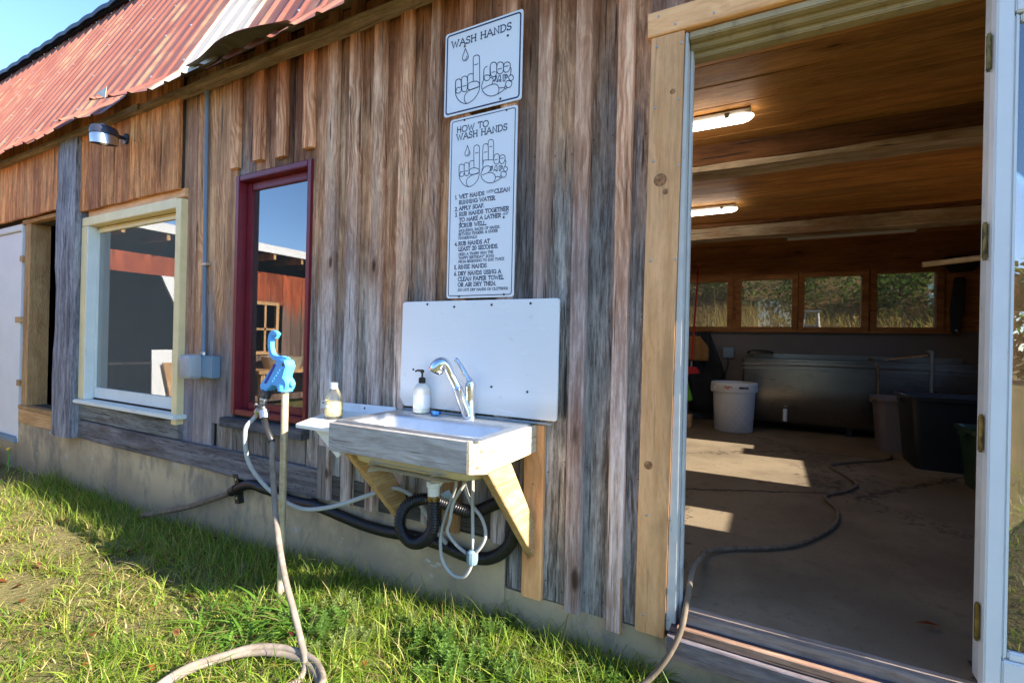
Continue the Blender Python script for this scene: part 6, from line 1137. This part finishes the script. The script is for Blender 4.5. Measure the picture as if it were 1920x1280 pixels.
tag(obj('stock_tub', MB().lathe([(.30, .361), (.36, .58), (.34, .58), (.28, .38)], (-7.97, -3.9, 0), 20), M['galv'], smooth=.6), 'galvanised tub standing on the wooden bench by the red barn', 'tub')

# ================================================================ grass
def unit(n): 
    a = RNG.uniform(0, 2*np.pi, n); return np.stack([np.cos(a), np.sin(a)], -1)
def blades(xy, h, w, lean, cols, seg=3, curl=1.0, z0=None):
    n = len(xy); d = unit(n); side = np.stack([-d[:, 1], d[:, 0]], -1); base = np.concatenate([xy, (gz(xy[:, 0], xy[:, 1]) if z0 is None else z0)[:, None] - .01], 1)
    # tilt the flat of the blade at random
    ta = RNG.uniform(-.9, .9, n); side = side*np.cos(ta)[:, None] + d*np.sin(ta)[:, None]
    P = []
    for k in range(seg+1):
        t = k/seg; out = lean*(t**(1.0+curl)) ; up = h*(t - .38*np.clip(lean/np.maximum(h, 1e-3), 0, 1.6)*t**2.2)
        c = base.copy(); c[:, 0] += d[:, 0]*out; c[:, 1] += d[:, 1]*out; c[:, 2] += up
        ww = w*(1-t**1.6)*(.75+.5*min(t*3, 1)) if k < seg else np.zeros(n)+.0002
        s3 = np.concatenate([side*ww[:, None]*.5, np.zeros((n, 1))], 1)
        P.append(c - s3); P.append(c + s3)
    V = np.stack(P, 1).reshape(-1, 3); b = np.arange(n)[:, None]*(2*(seg+1)); F = []
    for k in range(seg): F.append(np.concatenate([b+2*k, b+2*k+1, b+2*k+3, b+2*k+2], 1))
    F = np.stack(F, 1).reshape(-1, 4); C = np.repeat(cols, 2*(seg+1), 0)
    # paler, drier tips and pale bases are part of the leaf
    return V, F, C
def fbm(x, y, s=1.0):
    return (np.sin(x*3.1*s+1.3)*np.cos(y*2.7*s+.4) + .6*np.sin(x*6.7*s+y*4.3*s+2.0) + .4*np.cos(x*12.1*s-y*10.3*s) + .3*np.sin(x*23*s+y*19*s))/2.3
GREENS = np.array([(.105, .180, .016), (.150, .235, .022), (.215, .275, .036), (.075, .140, .014), (.29, .29, .065), (.18, .245, .022)])
STRAW = np.array([(.46, .39, .15), (.36, .27, .10), (.54, .45, .22), (.29, .20, .08)])
def grass_cols(xy, dry):
    n = len(xy); c = GREENS[RNG.integers(0, len(GREENS), n)]*RNG.uniform(.85, 1.85, (n, 1))
    d = RNG.random(n) < dry; c[d] = STRAW[RNG.integers(0, len(STRAW), d.sum())]*RNG.uniform(.7, 1.15, (d.sum(), 1)); return c
def scatter(n, x0, x1, y0, y1, keep): 
    xy = np.stack([RNG.uniform(x0, x1, n), RNG.uniform(y0, y1, n)], -1); return xy[RNG.random(n) < keep(xy)]
parts = []
def dryness(xy):
    f = fbm(xy[:, 0]*.8, xy[:, 1]*.9); l = np.clip((-xy[:, 0]-1.9)/1.6, 0, 1)
    return np.clip(.20 + .38*l + .42*np.clip(f, -.5, 1), .05, .85)
wear = lambda xy: np.clip(.88 - .66*np.clip(fbm(xy[:, 0]*1.3+4, xy[:, 1]*1.3), 0, 1)*np.clip((-xy[:, 0]-1.2), .2, 1), .12, 1)
onroom = lambda xy: (xy[:, 1] < .02-.03*(xy[:, 0] > -.3)) & ~((xy[:, 0] > -.32) & (xy[:, 1] > -.13))
# close lawn
xy = scatter(78000, -5.4, 1.2, -1.75, .0, lambda p: wear(p)*onroom(p)*np.where(p[:, 0] > .6, .25, 1)); n = len(xy)
hh = RNG.gamma(4.0, .0132, n)*(1+.35*fbm(xy[:, 0], xy[:, 1])) + .012; hh *= np.clip(1.2-.50*np.clip(-xy[:, 0]-1.5, 0, 1.6), .45, 1.3)*(.8+.5*np.clip(fbm(xy[:, 0]*.9+7, xy[:, 1]*1.1), -1, 1))
parts.append(blades(xy, hh, RNG.uniform(.0026, .0062, n), hh*RNG.uniform(.3, 1.7, n), grass_cols(xy, dryness(xy))))
# short dead thatch lying flat
xy = scatter(26000, -5.4, 1.0, -1.75, .0, lambda p: onroom(p)*1.0*np.where(p[:, 0] > .6, .2, 1)); n = len(xy); hh = RNG.uniform(.006, .022, n)
parts.append(blades(xy, hh, RNG.uniform(.0016, .0032, n), RNG.uniform(.03, .09, n), grass_cols(xy, np.full(n, .8))*.85))
# lush longer strip along the foundation and round the hydrant foot
xy = scatter(16000, -5.5, -.32, -.42, .0, lambda p: onroom(p)*np.clip(1.1+p[:, 1]*2.4, .1, 1)); n = len(xy); hh = RNG.gamma(5.0, .019, n) + .02
hh *= np.where(xy[:, 0] > -1.0, .75, 1.0)
parts.append(blades(xy, hh, RNG.uniform(.0022, .0042, n), hh*RNG.uniform(.2, 1.0, n), grass_cols(xy, np.full(n, .13))*.9, seg=4))
# tufts
for _ in range(260):
    c = np.array([RNG.uniform(-5.0, -.45), RNG.uniform(-1.4, -.08)]); m = RNG.integers(18, 46); xy = c + RNG.normal(0, .022, (m, 2)); hh = RNG.uniform(.05, .145, m)
    parts.append(blades(xy, hh, RNG.uniform(.0030, .0066, m), hh*RNG.uniform(.5, 1.8, m), grass_cols(xy, np.full(m, .15 if c[0] > -2.4 else .4)), seg=4))
# far lawn, only glimpsed from the side
xy = scatter(42000, -9.5, 3.5, -6.0, 0.0, lambda p: onroom(p)*((p[:, 1] < -1.75) | (p[:, 0] < -5.4) | (p[:, 0] > 1.2))*np.clip(1.1-(-p[:, 1]-1.7)*.18, .25, 1)); n = len(xy); hh = RNG.gamma(5.0, .013, n)+.01
parts.append(blades(xy, hh, RNG.uniform(.005, .009, n), hh*RNG.uniform(.4, 1.4, n), grass_cols(xy, dryness(xy)), seg=2))
def merge(parts):
    Vs, Fs, Cs, o = [], [], [], 0
    for V, F, C in parts: Vs.append(V); Fs.append(F+o); Cs.append(C); o += len(V)
    return np.concatenate(Vs), np.concatenate(Fs), np.concatenate(Cs)
tint_mesh('grass', *merge(parts), M['leaf'])
# broad bladed clump by the hydrant
parts = []
for cx_, cy_, m in ((-1.83, -.43, 46), (-1.93, -.52, 40), (-1.72, -.50, 34), (-2.05, -.46, 30), (-1.62, -.44, 22), (-2.15, -.62, 26), (-1.88, -.66, 26)):
    xy = np.array([cx_, cy_]) + RNG.normal(0, .026, (m, 2)); hh = RNG.uniform(.08, .17, m)
    c = np.array([(.125, .25, .032)])*RNG.uniform(.7, 1.45, (m, 1)); d = RNG.random(m) < .15; c[d] = (.28, .26, .09)
    parts.append(blades(xy, hh, RNG.uniform(.008, .0145, m), hh*RNG.uniform(1.0, 2.2, m), c, seg=6, curl=.7))
o = tint_mesh('broad_grass_clump', *merge(parts), M['leaf'], kind='stuff')
# leafy ground cover (small whorled weeds) in front of the foundation
Vs, Fs, Cs, off = [], [], [], 0
def quadleaf(c, d, l, w_, up):
    s = np.array([-d[1], d[0], 0])*w_/2; dd = np.array([d[0], d[1], up]); return [c, c+dd*l*.5+s+np.array([0, 0, .15*l]), c+dd*l, c+dd*l*.5-s+np.array([0, 0, .15*l])]
WV, WF, WC = [], [], []
def weed(x, y, h, col):
    z = float(gz(x, y)); tilt = RNG.normal(0, .25, 2); k = int(3+h/.016)
    top = np.array([x+tilt[0]*h, y+tilt[1]*h, z+h])
    b = len(WV); WV.extend([np.array([x-.001, y, z]), np.array([x+.001, y, z]), top+[.0008, 0, 0], top-[.0008, 0, 0]]); WF.append((b, b+1, b+2, b+3)); WC.extend([np.array(col)*.8]*4)
    for i in range(k):
        t = (i+1)/k; c = np.array([x+tilt[0]*h*t, y+tilt[1]*h*t, z+h*t]); a0 = RNG.uniform(0, 6.28)
        for j in range(5):
            a = a0+j*1.2566; d = (math.cos(a), math.sin(a)); b = len(WV); l = RNG.uniform(.011, .021)*(1.1-.4*t*(t > .9)); WV.extend(quadleaf(c, d, l, l*.52, .25 + .5*(t > .9))); WF.append((b, b+1, b+2, b+3)); q = np.array(col)*RNG.uniform(.75, 1.3); WC.extend([q]*4)
n = 0
while n < 34:
    cx_, cy_ = RNG.uniform(-1.80, -.62), RNG.uniform(-.58, -.09)
    if (cy_ > -.16 + .10*(cx_+1.2) and RNG.random() < .6) or cy_ < -.60 + .25*(cx_+1.85): continue
    n += 1; hm = RNG.uniform(.03, .095)*(.75 if cx_ > -.95 or cx_ < -1.6 else 1.0); cc = [(.13, .23, .045), (.18, .27, .07), (.10, .18, .035), (.22, .27, .09)][RNG.integers(0, 4)]; sp = RNG.uniform(.025, .065)
    for _ in range(RNG.integers(5, 24)):
        x, y = cx_+RNG.normal(0, sp), min(-.05, cy_+RNG.normal(0, sp)); weed(x, y, hm*RNG.uniform(.5, 1.2), cc)
for _ in range(90): weed(RNG.uniform(-.62, -.34), RNG.uniform(-.24, -.07), RNG.uniform(.02, .06), (.07, .14, .02))
tint_mesh('ground_cover', np.array(WV), np.array(WF), np.array(WC), M['leaf'])
# fallen autumn leaves
WV, WF, WC = [], [], []
for _ in range(190):
    if RNG.random() < .7: x, y = RNG.uniform(-4.8, -.5), RNG.uniform(-1.3, -.05); z = float(gz(x, y)) + RNG.uniform(.012, .05)
    else: x, y = RNG.uniform(-6, 1), RNG.uniform(-3.5, -1.3); z = float(gz(x, y)) + .03
    a = RNG.uniform(0, 6.28); l = RNG.uniform(.018, .045); d = np.array([math.cos(a), math.sin(a), RNG.uniform(-.4, .4)]); s = np.array([-d[1], d[0], RNG.uniform(-.6, .6)])*.36
    c = np.array([x, y, z]); col = np.array([(.30, .10, .03), (.22, .075, .03), (.36, .20, .06), (.16, .06, .03), (.12, .03, .025)][RNG.integers(0, 5)]); b = len(WV)
    cup = np.array([0, 0, .25*l]); WV.extend([c-d*l*.5, c+s*l-d*l*.1+cup, c+d*l*.6, c-s*l-d*l*.1+cup]); WF.append((b, b+1, b+2, b+3)); WC.extend([col]*4)
for x, y, l in ((-.235, .05, .022), (.485, .285, .038), (.16, .62, .018), (-.05, 1.9, .04)):
    b = len(WV); c = np.array([x, y, .012]); WV.extend([c+[-l, 0, 0], c+[0, -l*.35, .012], c+[l, .01, .004], c+[0, l*.35, .01]]); WF.append((b, b+1, b+2, b+3)); WC.extend([np.array((.24, .065, .025))]*4)
tint_mesh('fallen_leaves', np.array(WV), np.array(WF), np.array(WC), M['leaf'])
# yellow flowers beside the white door step
t = thing('yellow_flowers', 'small clump of yellow flowers under the white door step', 'flowers', (-6.6, -.1, -.36))
mb, ms = MB(), MB()
for _ in range(34):
    x, y, z = random.uniform(-7.1, -6.36), random.uniform(-.17, -.05), random.uniform(-.27, -.16); mb.lathe([(.004, -.008), (.020, .0), (.016, .010), (.004, .012)], (x, y, z), 7, axis=(random.uniform(-.4, .4), -.5, .8)); ms.tube([(x, y, -.39), (x, y, z)], .003, 4)
obj('petals', mb, M['flower'], t, kind='stuff'); obj('stems', ms, M['greenplastic'], t, kind='stuff')

# ================================================================ behind the barn: bushes, dry grass, a white stool
def leaf_cloud(name, n, centers, leaf, cols, lab, cat, grp=None, stem=True):
    cs = np.array([c[:3] for c in centers]); rs = np.array([c[3] for c in centers]); i = RNG.integers(0, len(cs), n)
    v = RNG.normal(0, 1, (n, 3)); v /= np.linalg.norm(v, axis=1)[:, None]; r = rs[i]*RNG.uniform(.35, 1.05, n)**.6
    c = cs[i] + v*r[:, None]*np.array([1, 1, .85]); d = RNG.normal(0, 1, (n, 3)); d /= np.linalg.norm(d, axis=1)[:, None]; e = np.cross(d, RNG.normal(0, 1, (n, 3))); e /= np.linalg.norm(e, axis=1)[:, None]
    l = RNG.uniform(.6, 1.2, n)[:, None]*leaf; V = np.stack([c-d*l*.5, c+e*l*.28, c+d*l*.5, c-e*l*.28], 1).reshape(-1, 3); F = np.arange(4*n).reshape(-1, 4)
    C = np.array(cols)[RNG.integers(0, len(cols), n)]*RNG.uniform(.6, 1.4, (n, 1)); o = tint_mesh(name, V, F, np.repeat(C, 4, 0), M['leaf'], kind=None); return o
def bush(name, x, y, z, s, cols, lab, grp, n=2600):
    t = thing(name, lab, 'bush', (x, y, z), grp); cen = [(x+RNG.normal(0, .45*s), y+RNG.normal(0, .35*s), z+s*RNG.uniform(-.05, .85), s*RNG.uniform(.35, .6)) for _ in range(12)]
    o = leaf_cloud('foliage', n, cen, .085, cols, None, None); o.parent = t; o.location = -Vector((x, y, z))
    mb = MB()
    for c in cen[:6]: mb.tube([(x, y, z-.2), ((x+c[0])/2+.05, (y+c[1])/2, (z+c[2])/2), c[:3]], [.022*s, .015*s, .006], 6)
    obj('stems', mb, M['hosedark'], t)
GC = [(.045, .10, .02), (.07, .14, .03), (.10, .17, .04), (.03, .065, .015)]; AC = [(.20, .15, .03), (.26, .13, .03), (.12, .13, .03)]
for i, (x, y, z, s, c, lab) in enumerate(((-2.6, 9.8, 1.95, 1.0, GC, 'dark green bush behind the leftmost back window'), (-1.2, 10.2, 2.05, 1.05, GC, 'rounded green bush seen through the second back window'), (.6, 10.4, 2.1, 1.1, GC, 'broad shaded bush seen through the third back window'), (2.0, 9.6, 1.85, .95, [(.08, .18, .04), (.13, .22, .06), (.05, .11, .02)], 'bright green bush seen through the rightmost back window'), (3.6, 9.9, 1.95, 1.1, GC, 'green bush behind the right end of the barn'), (-4.4, 10.0, 1.95, 1.1, GC, 'green bush on the bank far left behind the barn'), (2.9, 8.9, 1.5, .45, AC, 'low golden autumn bush below the bright green one'))):
    bush('bush', x, y, z, s, c, lab, 'bushes on the bank behind the barn')
bank = lambda x, y: np.interp(y, [.5, 5.3, 6.4, 8, 11, 18], [-.4, -.3, .35, 1.25, 2.2, 3.6])
n = 5200; xy = np.stack([RNG.uniform(-4, 4.5, n), RNG.uniform(6.0, 9.2, n)], -1); hh = RNG.gamma(4, .05, n); st = STRAW[RNG.integers(0, 4, n)]*RNG.uniform(.7, 1.2, (n, 1)); g = RNG.random(n) < .25; st[g] = GREENS[RNG.integers(0, 6, g.sum())]
P1 = blades(xy, hh, RNG.uniform(.006, .012, n), hh*RNG.uniform(.3, 1.0, n), st, seg=3, z0=bank(xy[:, 0], xy[:, 1]))
n = 260; xy = np.array([(-.45, 7.4)]) + RNG.normal(0, 1, (n, 2))*np.array([.32, .25]); hh = RNG.uniform(.5, 1.05, n)
P2 = blades(xy, hh, RNG.uniform(.006, .011, n), hh*RNG.uniform(.1, .6, n), np.array([(.46, .36, .18)])*RNG.uniform(.7, 1.2, (n, 1)), seg=5, z0=bank(xy[:, 0], xy[:, 1]))
tint_mesh('dry_grass', *merge([P1, P2]), M['leaf'])
n = 4200; x = RNG.uniform(-4, 4.5, n); yy = RNG.uniform(6.2, 9.8, n); z = bank(x, yy)+RNG.uniform(.01, .06, n); c = np.stack([x, yy, z], -1); d = RNG.normal(0, 1, (n, 3)); d /= np.linalg.norm(d, axis=1)[:, None]; e = np.cross(d, RNG.normal(0, 1, (n, 3))); e /= np.linalg.norm(e, axis=1)[:, None]; l = RNG.uniform(.03, .07, (n, 1))
V = np.stack([c-d*l*.5, c+e*l*.35, c+d*l*.5, c-e*l*.35], 1).reshape(-1, 3); C = np.array([(.34, .19, .08), (.26, .12, .05), (.42, .27, .13), (.20, .10, .05)])[RNG.integers(0, 4, n)]*RNG.uniform(.7, 1.3, (n, 1))
tint_mesh('leaf_litter', V, np.arange(4*n).reshape(-1, 4), np.repeat(C, 4, 0), M['leaf'])
sx, sy = .52, 7.0; sz = float(bank(sx, sy))
t = thing('white_stool', 'white plastic stool standing on the bank behind the barn', 'stool', (sx, sy, sz))
box('seat', sx-.13, sx+.13, sy-.12, sy+.12, 1.50, 1.535, M['hdpe'], t, bevel=.01)
for a in (-1, 1):
    for b in (-1, 1): obj('leg', MB().tube([(sx+a*.085, sy+b*.08, 1.50), (sx+a*.15, sy+b*.14, sz-.05)], .022, 8), M['hdpe'], t)
for b in (-1, 1): box('rung', sx-.10, sx+.10, sy+b*.095-.012, sy+b*.095+.012, 1.28, 1.31, M['hdpe'], t)

# hedge line and field edge behind the photographer (caught in the glass)
parts = []
for i in range(16):
    x = -26 + i*3.6; yb = -30 + 2*math.sin(i*1.7); m = 1500
    cen = np.array([x, yb, 3.0]) + RNG.uniform(-1, 1, (6, 3))*np.array([1.6, 1.0, 2.6]); k_ = RNG.integers(0, 6, m); v = RNG.normal(0, 1, (m, 3)); v /= np.linalg.norm(v, axis=1)[:, None]
    c = cen[k_] + v*RNG.uniform(.3, 1.0, (m, 1))*np.array([1.9, 1.4, 1.7]); d = RNG.normal(0, 1, (m, 3)); d /= np.linalg.norm(d, axis=1)[:, None]; e = np.cross(d, v); e /= np.linalg.norm(e, axis=1)[:, None]; l = RNG.uniform(.3, .6, (m, 1))
    V = np.stack([c-d*l*.5, c+e*l*.3, c+d*l*.5, c-e*l*.3], 1).reshape(-1, 3); C = np.array(GC+AC[:1])[RNG.integers(0, 5, m)]*RNG.uniform(.7, 1.3, (m, 1)); parts.append((V, np.arange(4*m).reshape(-1, 4), np.repeat(C, 4, 0)))
tint_mesh('hedge', *merge(parts), M['leaf'])
